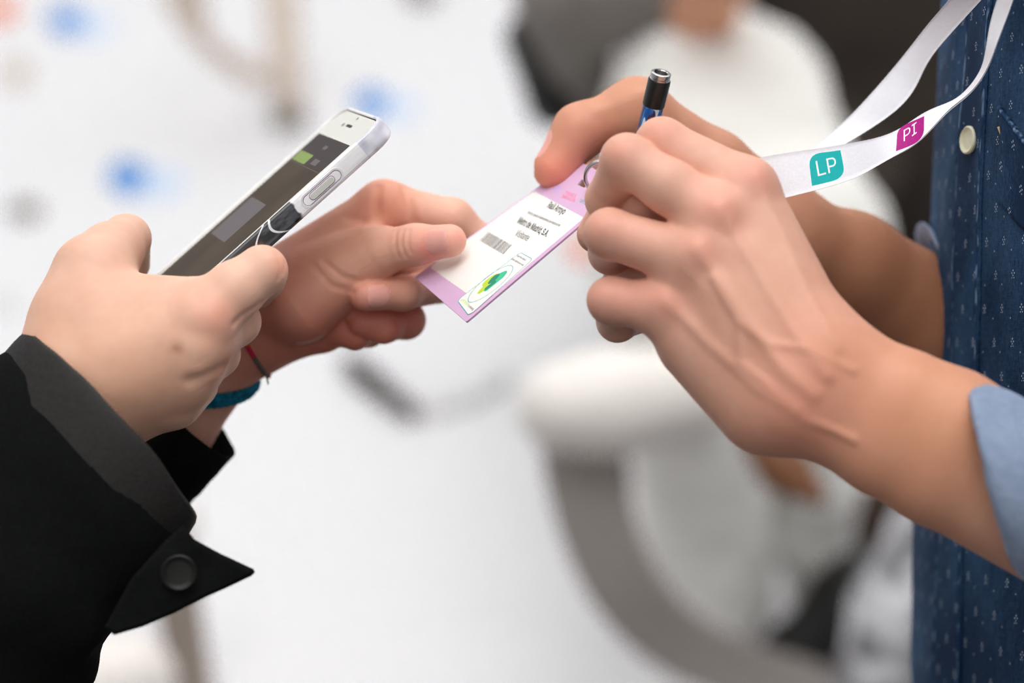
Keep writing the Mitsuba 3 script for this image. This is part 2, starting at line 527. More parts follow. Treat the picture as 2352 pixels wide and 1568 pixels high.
palmA = union([joints([(1712, 437, -34, 13.2), (1880, 800, -52, 17)]), joints([(1645, 508, -44, 12.8), (1850, 850, -56, 17)]),
               joints([(1592, 596, -45, 12.2), (1815, 900, -54, 16)]), joints([(1525, 706, -38, 11.5), (1775, 945, -46, 15)]),
               joints([(1590, 800, -32, 12.5), (1740, 930, -40, 17.5)]), joints([(1700, 640, -30, 14), (1800, 800, -36, 16)]), joints([(1446, 612, 20, 12), (1620, 650, 2, 17)]),
               joints([(1895, 835, -50, 21), (2085, 930, -58, 21), (2180, 980, -60, 23.5), (2480, 1145, -58, 26)], 6),
               joints([(1822, 903, -48, 20), (2035, 1025, -56, 20), (2150, 1078, -58, 22), (2450, 1222, -57, 26)], 6)], 14)
handA = union([palmA, union(fingersA, 1.6), joints(A_thb, 5)], 6)
handA = union([handA, joints(A_thd, 3)], .8)
knA = [sight(handA, *p) for p in ((1738, 408), (1655, 478), (1606, 572), (1530, 690))]
pipA = [sight(handA, *p) for p in ((1518, 300), (1420, 350), (1385, 520), (1385, 672))]
reliefA = [bump_at([k for k in knA], 8.0, 1.5), bump_at([k for k in pipA], 7.0, .7),
           ridge(sights(handA, [(1738, 410), (1800, 540), (1860, 680), (1920, 800)]), 3.0, .8),
           ridge(sights(handA, [(1655, 480), (1740, 620), (1830, 770), (1900, 860)]), 3.2, 1.1),
           ridge(sights(handA, [(1606, 575), (1690, 700), (1800, 850), (1870, 905)]), 3.2, 1.0),
           ridge(sights(handA, [(1535, 695), (1630, 790), (1740, 890), (1830, 940)]), 3.0, .8),
           ridge(sights(handA, [(1640, 640), (1700, 740), (1700, 830), (1760, 880), (1850, 960), (1960, 1010)]), 2.2, .9),
           ridge(sights(handA, [(1700, 740), (1770, 790), (1850, 800), (1960, 850)]), 2.0, .7),
           bump_at(sights(handA, [(1700, 520), (1640, 610), (1575, 690)]), 8.0, -1.0),
           bump_at(sights(handA, [(1830, 968)]), 12.0, 1.6)]
handA = with_relief(handA, reliefA)
spA = [(k, 9, (214, 128, 112), .38) for k in knA] + [(k, 8, (216, 134, 118), .35) for k in pipA]
spA += [(sight(handA, *p), r, c, s) for p, r, c, s in (((1900, 870), 40, (216, 134, 104), .35), ((1700, 640), 30, (222, 164, 138), .3), ((2150, 980), 48, (196, 128, 84), .6),
        ((1620, 420), 10, (226, 160, 140), .4), ((1460, 545), 10, (224, 156, 138), .3), ((1450, 690), 10, (214, 140, 124), .4), ((1830, 960), 18, (206, 130, 112), .4))]
loA, hiA = np.array([14, -152, 938.]), np.array([246, 104, 1108.])
make_arm('person_001__arm', handA, loA, hiA, (208, 158, 137), spA, 'near left hand closed in a fist round the pen', 3)
b_, t_ = cam(*A_thd[0][:3]), cam(*A_thd[1][:3])
scene['person_001__arm__nail'] = mikit.ply(nail(handA, b_, t_, np.array([-.1, .35, -1.0]), 17, 29, .9, 9.0, .3), 'm_nail', smooth=40)

# --- man, right hand: thumb on the top corner of the badge, behind the fist
B_thb = [(1640, 385, 76, 16), (1462, 254, 62, 13.6), (1332, 300, 56, 10.8), (1272, 388, 53, 9.6)]
B_idx = [(1600, 400, 98, 13), (1450, 380, 92, 11), (1370, 420, 90, 9.5), (1318, 470, 84, 8.4)]
B_mid = [(1620, 470, 106, 12.5), (1470, 480, 104, 10.5), (1480, 540, 92, 9), (1540, 540, 82, 8)]
B_rng = [(1640, 530, 108, 12), (1500, 560, 104, 10), (1520, 600, 92, 8.5), (1570, 590, 84, 8)]
B_pky = [(1670, 590, 106, 11), (1560, 630, 100, 8.8), (1580, 650, 90, 8), (1620, 640, 86, 7)]
palmB = union([joints([(1600, 400, 98, 13), (1740, 470, 90, 18)]), joints([(1620, 470, 106, 12.5), (1750, 500, 94, 18)]), joints([(1640, 530, 108, 12), (1760, 540, 96, 17)]),
               joints([(1670, 590, 106, 11), (1770, 580, 94, 16)]), joints([(1640, 385, 76, 16), (1760, 500, 86, 19)]),
               joints([(1700, 495, 86, 20), (1820, 566, 88, 24), (1950, 614, 100, 25.5), (2130, 740, 128, 31), (2330, 940, 165, 38)], 8)], 12)
handB = union([palmB, union([joints(x, 4) for x in (B_idx, B_mid, B_rng, B_pky)], 1.6), joints(B_thb, 9)], 8)
handB = with_relief(handB, [ridge(sights(handB, [(1478, 212), (1420, 235), (1372, 252)]), 4, .8), bump_at(sights(handB, [(1322, 285)]), 7, .5)])
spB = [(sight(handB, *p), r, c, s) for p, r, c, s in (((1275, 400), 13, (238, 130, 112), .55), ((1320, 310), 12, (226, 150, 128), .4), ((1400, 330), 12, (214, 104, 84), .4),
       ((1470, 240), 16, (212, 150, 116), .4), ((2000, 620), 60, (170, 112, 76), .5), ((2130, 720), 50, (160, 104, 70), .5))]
make_arm('person_001__arm_001', handB, (10, -60, 1075.), (270, 125, 1265.), (192, 136, 110), spB, 'far right hand with its thumb pinning the badge, in softer focus', 5, 1.0)  # darker skin base than the near arm: its shade is put into the colour
b_, t_ = cam(*B_thb[2][:3]), cam(*B_thb[3][:3])
scene['person_001__arm_001__nail'] = mikit.ply(nail(handB, b_, t_, np.array([-1.0, .45, .10]), 8, 23.0, .85, 9.6, .25), 'm_nail', smooth=40)

# --- woman, right hand: holds the phone
C_thb = [(166, 800, -5, 19), (214, 630, 4, 16), (252, 584, 15, 13.4), (290, 548, 27, 10.8)]
C_thd = [(290, 548, 27, 10.8), (301, 606, 47, 8.6)]
C_idx = [(470, 728, -24, 13.2), (540, 666, -20, 12.0), (602, 622, -16, 10.2), (606, 642, 14, 8.6), (590, 670, 36, 7.8)]
C_mid = [(445, 806, -24, 12.5), (543, 738, -8, 9.8), (545, 745, 20, 8.4), (500, 745, 42, 7.8)]
C_rng = [(425, 866, -18, 12), (497, 812, -4, 9.6), (490, 805, 22, 8.2), (450, 795, 40, 7.6)]
C_pky = [(398, 915, -8, 11), (452, 886, 2, 8.2), (445, 872, 22, 7.2), (410, 855, 36, 6.8)]
palmC = union([joints([(182, 860, -15, 17), (470, 738, -24, 13)]), joints([(200, 890, -16, 17), (445, 806, -24, 12.5)]), joints([(225, 915, -14, 16), (425, 866, -18, 12)]),
               joints([(250, 935, -8, 14.5), (398, 915, -8, 11)]), joints([(250, 722, -4, 19), (440, 702, -14, 12.5)]), joints([(166, 800, -5, 19), (214, 630, 4, 16)]),
               joints([(270, 930, -4, 15), (385, 915, 0, 10.5)]), joints([(170, 740, -2, 18), (260, 800, -8, 20)]),
               joints([(148, 850, -10, 17), (30, 980, -8, 19), (-140, 1180, 2, 22)]), joints([(236, 950, -10, 15.5), (130, 1090, -8, 18), (-20, 1300, 2, 22)])], 12)
handC = union([palmC, union([joints(x, 4) for x in (C_idx, C_mid, C_rng, C_pky)], 1.5), joints(C_thb, 5)], 6)
handC = union([handC, joints(C_thd, 3)], 2.0)
knC = [sight(handC, *p) for p in ((485, 728), (470, 800), (455, 862))]
handC = with_relief(handC, [bump_at([k for k in knC if k is not None], 8, .6), ridge(sights(handC, [(540, 742), (572, 716), (598, 698)]), 1.6, -1.0),
                            ridge(sights(handC, [(440, 872), (485, 856), (514, 842)]), 3.0, -1.2), ridge(sights(handC, [(330, 640), (390, 670), (450, 676)]), 7, -.6),
                            ridge(sights(handC, [(634, 580), (645, 612), (640, 640)]), 1.1, -.35), ridge(sights(handC, [(647, 572), (655, 604), (650, 630)]), 1.0, -.3),
                            bump_at(sights(handC, [(405, 805)]), 2.2, -.5)])
spC = [(sight(handC, *p), r, c, s) for p, r, c, s in (((500, 722), 11, (220, 132, 114), .45), ((646, 610), 6, (226, 140, 116), .5), ((515, 838), 8, (206, 120, 98), .45), ((300, 870), 34, (214, 158, 122), .4),
       ((250, 640), 20, (222, 172, 148), .3), ((330, 590), 8, (214, 140, 118), .4), ((405, 805), 3, (150, 100, 76), .5), ((120, 760), 26, (206, 156, 124), .3), ((560, 640), 16, (230, 186, 164), .3))]
make_arm('person__arm', handC, (-250, -105, 992.), (-88, 62, 1112.), (212, 168, 146), spC, 'right hand with the thumb bent over the side of the phone', 11)

# --- woman, left hand: offers the badge
D_thb = [(690, 684, 58, 19), (858, 579, 52, 11), (955, 562, 44, 8.6), (1033, 553, 36, 7.5)]
D_idx = [(882, 478, 74, 12.2), (1040, 502, 73, 9.0), (1108, 560, 76, 7.9), (1135, 612, 72, 7.2)]
D_mid = [(870, 560, 92, 11.5), (1005, 655, 84, 8.6), (925, 673, 58, 7.6), (838, 678, 46, 7.2)]
D_rng = [(820, 660, 97, 11), (933, 735, 84, 8.4), (880, 748, 70, 7.6), (830, 738, 68, 7)]
D_pky = [(770, 715, 97, 10.5), (846, 757, 86, 7.6), (815, 766, 74, 6.8), (790, 762, 72, 6.3)]
palmD = union([joints([(640, 650, 70, 16), (882, 478, 74, 12.2)]), joints([(625, 730, 80, 16), (870, 560, 92, 11.5)]), joints([(615, 755, 84, 15), (820, 660, 97, 11)]),
               joints([(605, 775, 84, 13.5), (770, 718, 95, 11)]), joints([(640, 748, 74, 10.5), (745, 755, 80, 10.5)]), joints([(690, 684, 58, 19), (858, 579, 52, 11)]),
               joints([(605, 712, 72, 17), (468, 880, 86, 18), (310, 1080, 100, 24)]), joints([(584, 768, 76, 11.5), (460, 848, 84, 12.5), (335, 1060, 98, 21)])], 11)
handD = union([palmD, union([joints(x, 4) for x in (D_idx, D_mid[:2], D_rng, D_pky)], 1.5), joints(D_thb, 5)], 6)
handD = union([handD, joints(D_mid[1:], 4)], 1.0)
handD = with_relief(handD, [ridge(sights(handD, p), w, -d) for p, w, d in (
    ([(930, 432), (936, 455), (941, 480), (948, 508)], 2.4, 1.7), ([(868, 430), (865, 460), (868, 490), (872, 514)], 2.4, 1.3), ([(800, 500), (830, 505), (850, 515)], 2.2, .8), ([(745, 600), (785, 635), (832, 650)], 1.5, .8), ([(720, 610), (760, 655), (810, 672)], 1.5, .6),
    ([(912, 530), (908, 560), (916, 592)], 1.1, .5), ([(926, 528), (922, 560), (932, 590)], 1.1, .5), ([(940, 530), (936, 556), (942, 580)], 1.0, .4))])
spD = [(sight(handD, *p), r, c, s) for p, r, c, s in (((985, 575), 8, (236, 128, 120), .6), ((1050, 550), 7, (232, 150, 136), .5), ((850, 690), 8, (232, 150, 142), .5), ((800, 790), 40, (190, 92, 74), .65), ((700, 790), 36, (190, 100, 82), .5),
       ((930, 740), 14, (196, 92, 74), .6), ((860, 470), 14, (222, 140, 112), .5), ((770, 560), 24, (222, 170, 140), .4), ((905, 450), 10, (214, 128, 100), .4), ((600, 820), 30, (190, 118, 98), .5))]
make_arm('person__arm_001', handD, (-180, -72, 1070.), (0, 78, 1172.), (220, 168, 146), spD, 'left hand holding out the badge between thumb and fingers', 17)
b_, t_ = cam(*D_thb[2][:3]), cam(*D_thb[3][:3])
scene['person__arm_001__nail'] = mikit.ply(nail(handD, b_, t_, np.array([.12, .05, -1.0]), 9.5, 20.5, .85, 7.5, .25), 'm_nail', smooth=40)
b_, t_ = cam(*D_mid[2][:3]), cam(*D_mid[3][:3])
scene['person__arm_001__nail_001'] = mikit.ply(nail(handD, b_, t_, np.array([-.35, -.12, -1.0]), 11.5, 23.5, .8, 7.2, .3), 'm_nail', smooth=40)

# ------------------------------------------------------------------ person 1: the black jacket
tag('person', 'person in a black jacket holding a phone and offering the badge', 'person')


def ring(c, a, b, n=72, wob=0.0, seed=0, ph=0.0):
    t = np.arange(n) * 2 * np.pi / n
    w = 1 + wob * (meshkit.noise(np.stack([np.cos(t) * 2 + 9, np.sin(t) * 2 + 9, t * 0 + seed * 3.1], 1), 5) - .5)
    return np.asarray(c) + w[:, None] * (np.cos(t + ph)[:, None] * np.asarray(a) + np.sin(t + ph)[:, None] * np.asarray(b))


def sleeve(secs, fold=12.0, thick=1.6, n=72):
    """secs: (centre, a, b) from far end to opening, in camera-frame mm; the rim is rolled and runs back inside"""
    S = np.array(secs)
    P = [spline(S[:, i], 60) for i in range(3)]
    rows = []
    for i in range(60):
        wob = .05 + .10 * (i < 54)
        rows.append(ring(P[0][i], P[1][i], P[2][i], n, wob * (.35 if i > 54 else 1), seed=3 + i * .05))
    ax = rows[-1].mean(0) - rows[-4].mean(0); ax /= np.linalg.norm(ax)
    c = rows[-1].mean(0)
    rel = rows[-1] - c
    nrm = rel / np.linalg.norm(rel, axis=1, keepdims=True)
    for dx, dn in ((.7, -.2), (.9, -.8), (.6, -thick * .8), (-.5, -thick)):
        rows.append(rows[59] + ax * dx + nrm * dn)
    base = rows[-1]
    for k in range(1, 9):
        rows.append(base - ax * fold * k - nrm * .3 * k)
    return rows


def smooth_noise_rows(rows, amp, scale, seed):
    R = np.array(rows)
    return R + amp * np.stack([meshkit.fbm(R / scale + 7 * i, 3, seed + i) - .5 for i in range(3)], -1)


# near sleeve: the opening is slanted, its lower corner hangs as a pointed unbuttoned vent
def P(px, py, dz):
    return cam(px, py, dz)


secs = [(P(-700, 1900, 60), P(-420, 2200, 60) - P(-700, 1900, 60), np.array([0, 0, 62.])),
        (P(-330, 1640, 20), P(70, 1900, 20) - P(-330, 1640, 20), np.array([0, 0, 56.])),
        (P(-130, 1420, 2), P(210, 1560, 2) - P(-130, 1420, 2), np.array([6, 8, 48.])),
        (P(50, 1225, -8), P(290, 1430, -8) - P(50, 1225, -8), np.array([-7, -4, 42.])),
        (P(165, 1100, -10), P(400, 1320, -10) - P(165, 1100, -10), np.array([-8, -5, 38.])),
        (P(232, 1012, -10), P(424, 1220, -12) - P(232, 1012, -10), np.array([-9, -6, 36.]))]
rows = smooth_noise_rows(sleeve(secs, 9.0), 5.0, 34.0, 40)
v, q = loft(rows)
me = mmesh(v, q)
if me.volume < 0:
    me.invert()
put('person__jacket', me, 'm_black_cloth', smooth=50, label='black jacket sleeve with a turned cuff round the hand that holds the phone')
# turned cuff band along the opening
N_ = 72
base = np.array(rows[59]); prev = np.array(rows[52])
cen = base.mean(0)
axn = cen - prev.mean(0); axn /= np.linalg.norm(axn)
out = (base - cen) / np.linalg.norm(base - cen, axis=1, keepdims=True)
band = []
for k, (d, o) in enumerate(((-15, .9), (-15.5, 2.7), (-7, 2.9), (1.5, 2.5), (6.5, 1.8), (8.2, .9), (8.0, -.4), (3, -2.2), (-8, -3.4), (-16, -4.2))):
    band.append(base + axn * d + out * o)
v, q = loft(band)
me = mmesh(v, q)
put('person__jacket__cuff', me, 'm_lining', smooth=60, label='turned edge of the sleeve')
# pointed vent flap hanging from the lower side of the cuff
flap2d = [(446, 1238), (505, 1270), (552, 1292), (582, 1306), (586, 1314), (578, 1322), (520, 1350), (470, 1372), (400, 1408), (330, 1438), (262, 1458), (240, 1440), (300, 1330), (380, 1240), (420, 1205)]
pts = np.array([P(x, y, -46 + .030 * (586 - x)) for x, y in flap2d])
from shapely.geometry import Polygon
from shapely import affinity


def sheet(poly2d, depth, thick, bulge=0.0, step=9.0):
    """cloth panel: outline in pixels of the photograph's plane, a depth function in mm, with real thickness and a rounded rim"""
    pg = Polygon(poly2d)
    sc = 1.0
    m = trimesh.creation.extrude_polygon(pg.buffer(1.5).buffer(-1.5), 1.0, engine='earcut')
    m = m.subdivide_to_size(step)
    vv = m.vertices
    z = depth(vv[:, 0], vv[:, 1])
    from shapely import points, distance
    edge = distance(points(vv[:, :2]), pg.exterior)
    t = thick * np.clip(np.sqrt(np.clip(edge / 9.0, 0, 1)), .12, 1)
    z = z + np.where(vv[:, 2] > .5, t * .5, -t * .5)
    pt = np.stack([cam(a, b, c) for a, b, c in zip(vv[:, 0], vv[:, 1], z)])
    mm = trimesh.Trimesh(world(pt), m.faces, process=False)
    if mm.volume < 0:
        mm.invert()
    return mm


put('person__jacket__vent_flap', sheet(flap2d, lambda x, y: -47 + .055 * np.maximum(x - 400, 0) + 6 * (meshkit.fbm(np.stack([x / 130, y / 130, x * 0], 1), 2, 4) - .5), 3.2), 'm_black_cloth', smooth=50, label='pointed corner of the open cuff')


def button(key, c, nrm, r, m, thick=1.3, label=None, holes=4):
    prof = [(0, 0), (r * .93, 0), (r, .3 * thick), (r, .75 * thick), (r * .9, thick), (r * .74, thick * .72), (r * .62, thick * .5), (0, thick * .5)]
    me = trimesh.creation.revolve(np.array(prof), sections=40)
    n = np.asarray(nrm, float); n /= np.linalg.norm(n)
    x = np.cross(n, [0, 1, .2]); x /= np.linalg.norm(x); y = np.cross(n, x)
    k = put(key, placed(me, c, x, y, n), m, smooth=40, label=label)
    for i in range(holes):
        a = math.pi / 4 + i * math.pi / 2
        h = trimesh.creation.cylinder(r * .11, thick * .1, sections=12); h.apply_translation((r * .27 * math.cos(a), r * .27 * math.sin(a), thick * .53))
        if holes:
            put(k + '__hole' if k.count('__') < 2 else k + '_hole', placed(h, c, x, y, n), 'm_thread')
    return k


bm = []
for kind, m in (('body', 'm_dark_button'),):
    button('person__jacket__button', P(411, 1316, -49.8), (0.12, .15, -1), 7.6, m, 1.8, 'dark shiny sleeve button', holes=0)

# far sleeve of the same jacket
secs = [(P(-300, 1700, 150), P(-150, 1880, 150) - P(-300, 1700, 150), np.array([0, 0, 52.])),
        (P(60, 1330, 120), P(200, 1470, 120) - P(60, 1330, 120), np.array([0, 0, 44.])),
        (P(250, 1150, 104), P(366, 1262, 104) - P(250, 1150, 104), np.array([0, 4, 36.])),
        (P(352, 1058, 94), P(460, 1152, 94) - P(352, 1058, 94), np.array([0, 4, 32.])),
        (P(424, 1000, 88), P(516, 1078, 88) - P(424, 1000, 88), np.array([0, 4, 30.])),
        (P(452, 974, 86), P(535, 1050, 86) - P(452, 974, 86), np.array([0, 4, 29.]))]
rows = smooth_noise_rows(sleeve(secs, 6.0), 6.0, 22.0, 60)
v, q = loft(rows)
me = mmesh(v, q)
if me.volume < 0:
    me.invert()
put('person__jacket__sleeve', me, 'm_black_cloth', smooth=50, label='black sleeve of the hand that offers the badge')

# ------------------------------------------------------------------ person 2: denim shirt
tag('person_001', 'person in a dark denim shirt holding a pen and the end of the lanyard', 'person')
TH = math.radians(17)


def torso_row(py, grow=0.0, n=150):
    """horizontal section of the shirt: superellipse turned a little towards the lens"""
    k = (py - 784) / 5.3
    sil = np.interp(py, [-700, 0, 100, 400, 700, 900, 1200, 1568, 2300], [2235, 2212, 2203, 2190, 2183, 2178, 2150, 2140, 2190])
    dz = 72 + .30 * k
    a, b = 118 + grow, 168 + grow
    t = np.linspace(-1.35, 1.35, n)
    e = .86
    x = a * np.sign(np.cos(t)) * np.abs(np.cos(t)) ** e
    y = b * np.sign(np.sin(t)) * np.abs(np.sin(t)) ** e
    f = np.array([-math.cos(TH), -math.sin(TH)]); s = np.array([-math.sin(TH), math.cos(TH)])
    q = x[:, None] * f + y[:, None] * s                          # (x, z)
    z0 = 1050 + dz
    left = q[:, 0].min()
    c = cam(sil, py, dz)
    return np.stack([c[0] - left + q[:, 0] - grow, np.full(n, c[1]), z0 + q[:, 1]], 1), np.r_[0, np.cumsum(np.linalg.norm(np.diff(q, axis=0), axis=1))]


pys = np.linspace(-500, 2250, 150)
rows, arc = zip(*[torso_row(p) for p in pys])
R = np.array(rows); ARC = np.array(arc); ARC = ARC - ARC[:, 75:76]
VV = np.repeat(-pys[:, None] / 5.0, R.shape[1], 1)
FR = meshkit.fbm(np.stack([ARC / 46 + 3, VV / 120 + 5, ARC * 0], -1), 3, 21) - .5
nrm0 = np.gradient(R, axis=1); nrm0 = np.stack([nrm0[..., 2], nrm0[..., 1] * 0, -nrm0[..., 0]], -1)
nrm0 /= np.linalg.norm(nrm0, axis=2, keepdims=True)
if (nrm0[:, 75, 0].mean()) > 0:
    nrm0 = -nrm0


def shirt_pt(arc_mm, py, lift=0.0):
    i = np.interp(py, pys, np.arange(len(pys)))
    i0 = int(np.clip(np.floor(i), 0, len(pys) - 2)); w = i - i0
    out = 0
    for ii, ww in ((i0, 1 - w), (i0 + 1, w)):
        p = np.array([np.interp(arc_mm, ARC[ii], SH[ii, :, k]) for k in range(3)])
        nn = np.array([np.interp(arc_mm, ARC[ii], nrm0[ii, :, k]) for k in range(3)])
        out = out + ww * (p + nn * lift)
    return out


SH = R + nrm0 * (FR * 7.0)[..., None]
inner = SH - nrm0 * 1.6


def two_sided(S, thick_dir, uv=None):
    v1, q1 = loft(S, closed=False); v2, q2 = loft(S + thick_dir, closed=False)
    n, m = S.shape[:2]; k = len(v1)
    rim = list(range(m)) + [i * m + m - 1 for i in range(1, n)] + [(n - 1) * m + j for j in range(m - 2, -1, -1)] + [i * m for i in range(n - 2, 0, -1)]
    side = np.array([[rim[i], rim[(i + 1) % len(rim)], k + rim[(i + 1) % len(rim)], k + rim[i]] for i in range(len(rim))])
    me = mmesh(np.vstack([v1, v2]), np.vstack([q1, q2[:, ::-1] + k, side[:, ::-1]]))
    if me.volume < 0:
        me.invert()
    return me


uvs = np.stack([ARC, VV], -1).reshape(-1, 2)
scene['person_001__shirt'] = mikit.ply(two_sided(SH, -nrm0 * 1.6), 'm_denim', smooth=True, uv=np.vstack([uvs, uvs]))
labels['person_001__shirt'] = {'label': 'dark blue denim shirt with small pale dot clusters'}


def strip_on_shirt(key, arcs, py0, py1, lift, thick, m, n=90, wig=0.0, label=None):
    rows_, uv_ = [], []
    for k, py in enumerate(np.linspace(py0, py1, n)):
        row = []
        for j, a in enumerate(arcs):
            w = wig * (meshkit.noise(np.array([[py / 40., j * 3.3, 2.]]), 5)[0] - .5)
            edge = 0.35 if j in (0, len(arcs) - 1) else 1.0
            row.append(shirt_pt(a + w, py, lift * edge + .4 * w)); uv_.append((a, -py / 5.0))
        rows_.append(row)
    S = np.array(rows_)
    v1, q1 = loft(S, closed=False)
    back = S.copy()
    for k, py in enumerate(np.linspace(py0, py1, n)):
        for j, a in enumerate(arcs):
            back[k, j] = shirt_pt(a, py, .35 * lift - thick)
    me = two_sided(S, back - S)
    scene[key] = mikit.ply(me, m, smooth=True, uv=np.array(uv_ + uv_))
    if label:
        labels[key] = {'label': label}


def arc_at(px, py):
    """arc length on the shirt that shows at this place"""
    best = None
    for a in np.linspace(-120, 120, 481):
        p = shirt_pt(a, py)
        e = abs(1176 + FPX * p[0] / p[2] - px)
        nn = shirt_pt(a, py, 1) - p
        if nn @ p < 0 and (best is None or e < best[0]):
            best = (e, a)
    return best[1]


ab = arc_at(2238, 325)
dirn = 1 if arc_at(2300, 325) > ab else -1
strip_on_shirt('person_001__shirt__placket', [ab + dirn * d for d in (-15, -13.6, -12.4, -10.5, 0, 9.5, 11, 12.6, 14)], -480, 2200, 1.7, 1.0, 'm_denim', wig=.8, label='button placket')
for d in (-13.2, 12.4):
    strip_on_shirt('person_001__shirt__stitched_edge' + ('' if d < 0 else '_001'), [ab + dirn * (d + e) for e in (-.8, -.25, .25, .8)], -480, 2200, 2.0, 1.2, 'm_denim_edge', n=160, wig=1.2)
n_b = (shirt_pt(ab, 325, 1) - shirt_pt(ab, 325))
for k_, py in enumerate((325, 900)):
    nb = shirt_pt(ab, py, 1) - shirt_pt(ab, py)
    button('person_001__shirt__button' + ('' if k_ == 0 else '_001'), shirt_pt(ab, py, 1.9), nb + np.array([-.05, .05, -.15]), 6.4, 'm_cream_button', 2.2, 'cream shirt button' if k_ == 0 else None, holes=0)
# breast pocket with a slanted flap edge
ap = arc_at(2296, 270)
rows_ = []
for t in np.linspace(0, 1, 26):
    rows_.append([shirt_pt(ap + dirn * (d * 62 + .8), (262 + 95 * min(d * 2.4, 1.0)) + t * (210 - 60 * d) + 12 * abs(d), 1.5 if 0 < t < 1 and d > 0 else .3) for d in np.linspace(0, 1, 26)])
S = np.array(rows_)
th_ = np.broadcast_to(np.array([1.2, 0, 1.2]), S.shape)
uvp = np.array([(ARC[0, 0] * 0 + 3 + d * 62, -t * 40) for t in np.linspace(0, 1, 26) for d in np.linspace(0, 1, 26)])
scene['person_001__shirt__pocket'] = mikit.ply(two_sided(S, th_), 'm_denim', smooth=True, uv=np.vstack([uvp, uvp]))
labels['person_001__shirt__pocket'] = {'label': 'breast pocket with slanted edge'}
rows_ = [[shirt_pt(ap + dirn * (d * 62 + .8 + .0), (262 + 95 * min(d * 2.4, 1.0)) + 12 * abs(d) + w, 2.2 if abs(w) < 5 else 1.0) for d in np.linspace(0, 1, 30)] for w in (-6, -3, 0, 3, 6)]
S = np.array(rows_)
scene['person_001__shirt__pocket_hem'] = mikit.ply(two_sided(S, np.broadcast_to(np.array([1., 0, 1.]), S.shape)), 'm_denim_edge', smooth=True)
a1 = arc_at(2298, 303)
tg = sheet([(2290, 292), (2300, 288), (2310, 304), (2303, 320), (2298, 312)], lambda x, y: x * 0 + shirt_pt(a1, 303, 5)[2] - 1050, .8, step=6)
put('person_001__shirt__sewn_label', tg, 'm_tan_label', label='tiny tan label on the pocket')


# rolled cuffs
def cuff(key, c, axis, a, b, width, m, label, folds=2):
    axis = np.asarray(axis, float); axis /= np.linalg.norm(axis)
    rows_ = []
    prof = [(0, -3.5), (-1.5, -1.2), (-.6, .8), (2, 2.2), (8, 3.0), (20, 3.2), (32, 3.0), (36, 2.0), (37, .4), (38.5, 1.6), (44, 2.4), (60, 2.6), (90, 3.2), (160, 6), (300, 14)]
    fine = np.array(spline(np.array([(x, y, 0) for x, y in prof], float), 90))
    for i, (d, o, _) in enumerate(fine):
        sc = 1 + o / np.linalg.norm(a)
        rows_.append(ring(np.asarray(c) + axis * d, a * sc * (1 + .0007 * d), b * sc * (1 + .0007 * d), 80, .06, seed=8 + d * .02))
    inn = [ring(np.asarray(c) + axis * d, a * .90, b * .90, 80, .04, seed=9) for d in (4, 30, 60)]
    rr = smooth_noise_rows(inn[::-1] + rows_, 3.2, 16.0, 77)
    v, q = loft(rr)
    me = mmesh(v, q)
    put(key, me, m, smooth=50, label=label)


c0 = P(2290, 1100, -60)
cuff('person_001__shirt__cuff', c0, P(2480, 1200, -62) - P(2270, 1095, -59), (P(2360, 1320, -60) - P(2248, 872, -60)) / 2, np.array([12., -2., 42.]), 40, 'm_cuff', 'pale rolled cuff on the near arm')
cuff('person_001__shirt__cuff_001', P(2165, 690, 132), P(2320, 870, 164) - P(2140, 670, 130), (P(2112, 512, 132) - P(2215, 870, 132)) / 2, np.array([0, 0, 38.]), 40, 'm_cuff', 'pale rolled cuff on the far arm')


# ------------------------------------------------------------------ printing on curved sheets
class Patch:
    """a sheet point(u, v, lift) in camera-frame mm; finds (u, v) of what shows at a pixel, so that print lands where it belongs"""
    def __init__(self, point, u0=.5, v0=.5):
        self.point, self.u0, self.v0 = point, u0, v0

    def pix(self, u, v):
        p = self.point(u, v)
        return np.array([1176 + FPX * p[0] / p[2], 784 - FPX * p[1] / p[2]])

    def inv(self, px, py, dbg=0):
        e = 1e-4
        if not hasattr(self, 'grid'):
            self.grid = [(u, v, self.pix(u, v)) for u in np.linspace(.02, .98, 49) for v in np.linspace(.05, .95, 9)]
        x = np.array(min(self.grid, key=lambda g: np.abs(g[2] - [px, py]).sum())[:2])
        for _ in range(30):
            r = self.pix(*x) - [px, py]
            J = np.stack([(self.pix(x[0] + e, x[1]) - self.pix(*x)) / e, (self.pix(x[0], x[1] + e) - self.pix(*x)) / e], 1)
            x = np.clip(x - np.clip(np.linalg.lstsq(J, r, rcond=None)[0], -.2, .2), -.2, 1.2)
        return x

    def map_mesh(self, m, lift, thick):
        vv = m.vertices
        z = vv[:, 2] / max(vv[:, 2].max(), 1e-9)
        pt = np.array([self.point(a, b, lift + thick * c) for a, b, c in zip(vv[:, 0], vv[:, 1], z)])
        mm = trimesh.Trimesh(world(pt), m.faces, process=False)
        if mm.volume < 0:
            mm.invert()
        return mm

    def shape(self, poly, lift, thick, step=None):
        """poly in (u, v)"""
        m = extrude(poly, 1.0)
        if step:
            vv, ff = trimesh.remesh.subdivide_to_size(m.vertices * [1, 1, 1e-3], m.faces, step)
            m = trimesh.Trimesh(vv * [1, 1, 1e3], ff, process=False)
        return self.map_mesh(m, lift, thick)

    def poly(self, pix):
        return Polygon([self.inv(*p) for p in pix])

    def text(self, s, start, end, top, lift, thick=.06, bold=False, h=1.0):
        m = meshkit.text_mesh(s, 1.0, .01, bold)
        w = m.bounds[1][0]
        o = self.inv(*start); X = self.inv(*end) - o; Y = self.inv(*top) - o
        uv = o + m.vertices[:, :1] / w * X + m.vertices[:, 1:2] * h * Y
        return self.map_mesh(trimesh.Trimesh(np.c_[uv, m.vertices[:, 2]], m.faces, process=False), lift, thick)


badge = Patch(badge_point, .5, .5)
tag('badge', 'pink visitor badge with a white printed label, held between the hands', 'badge')
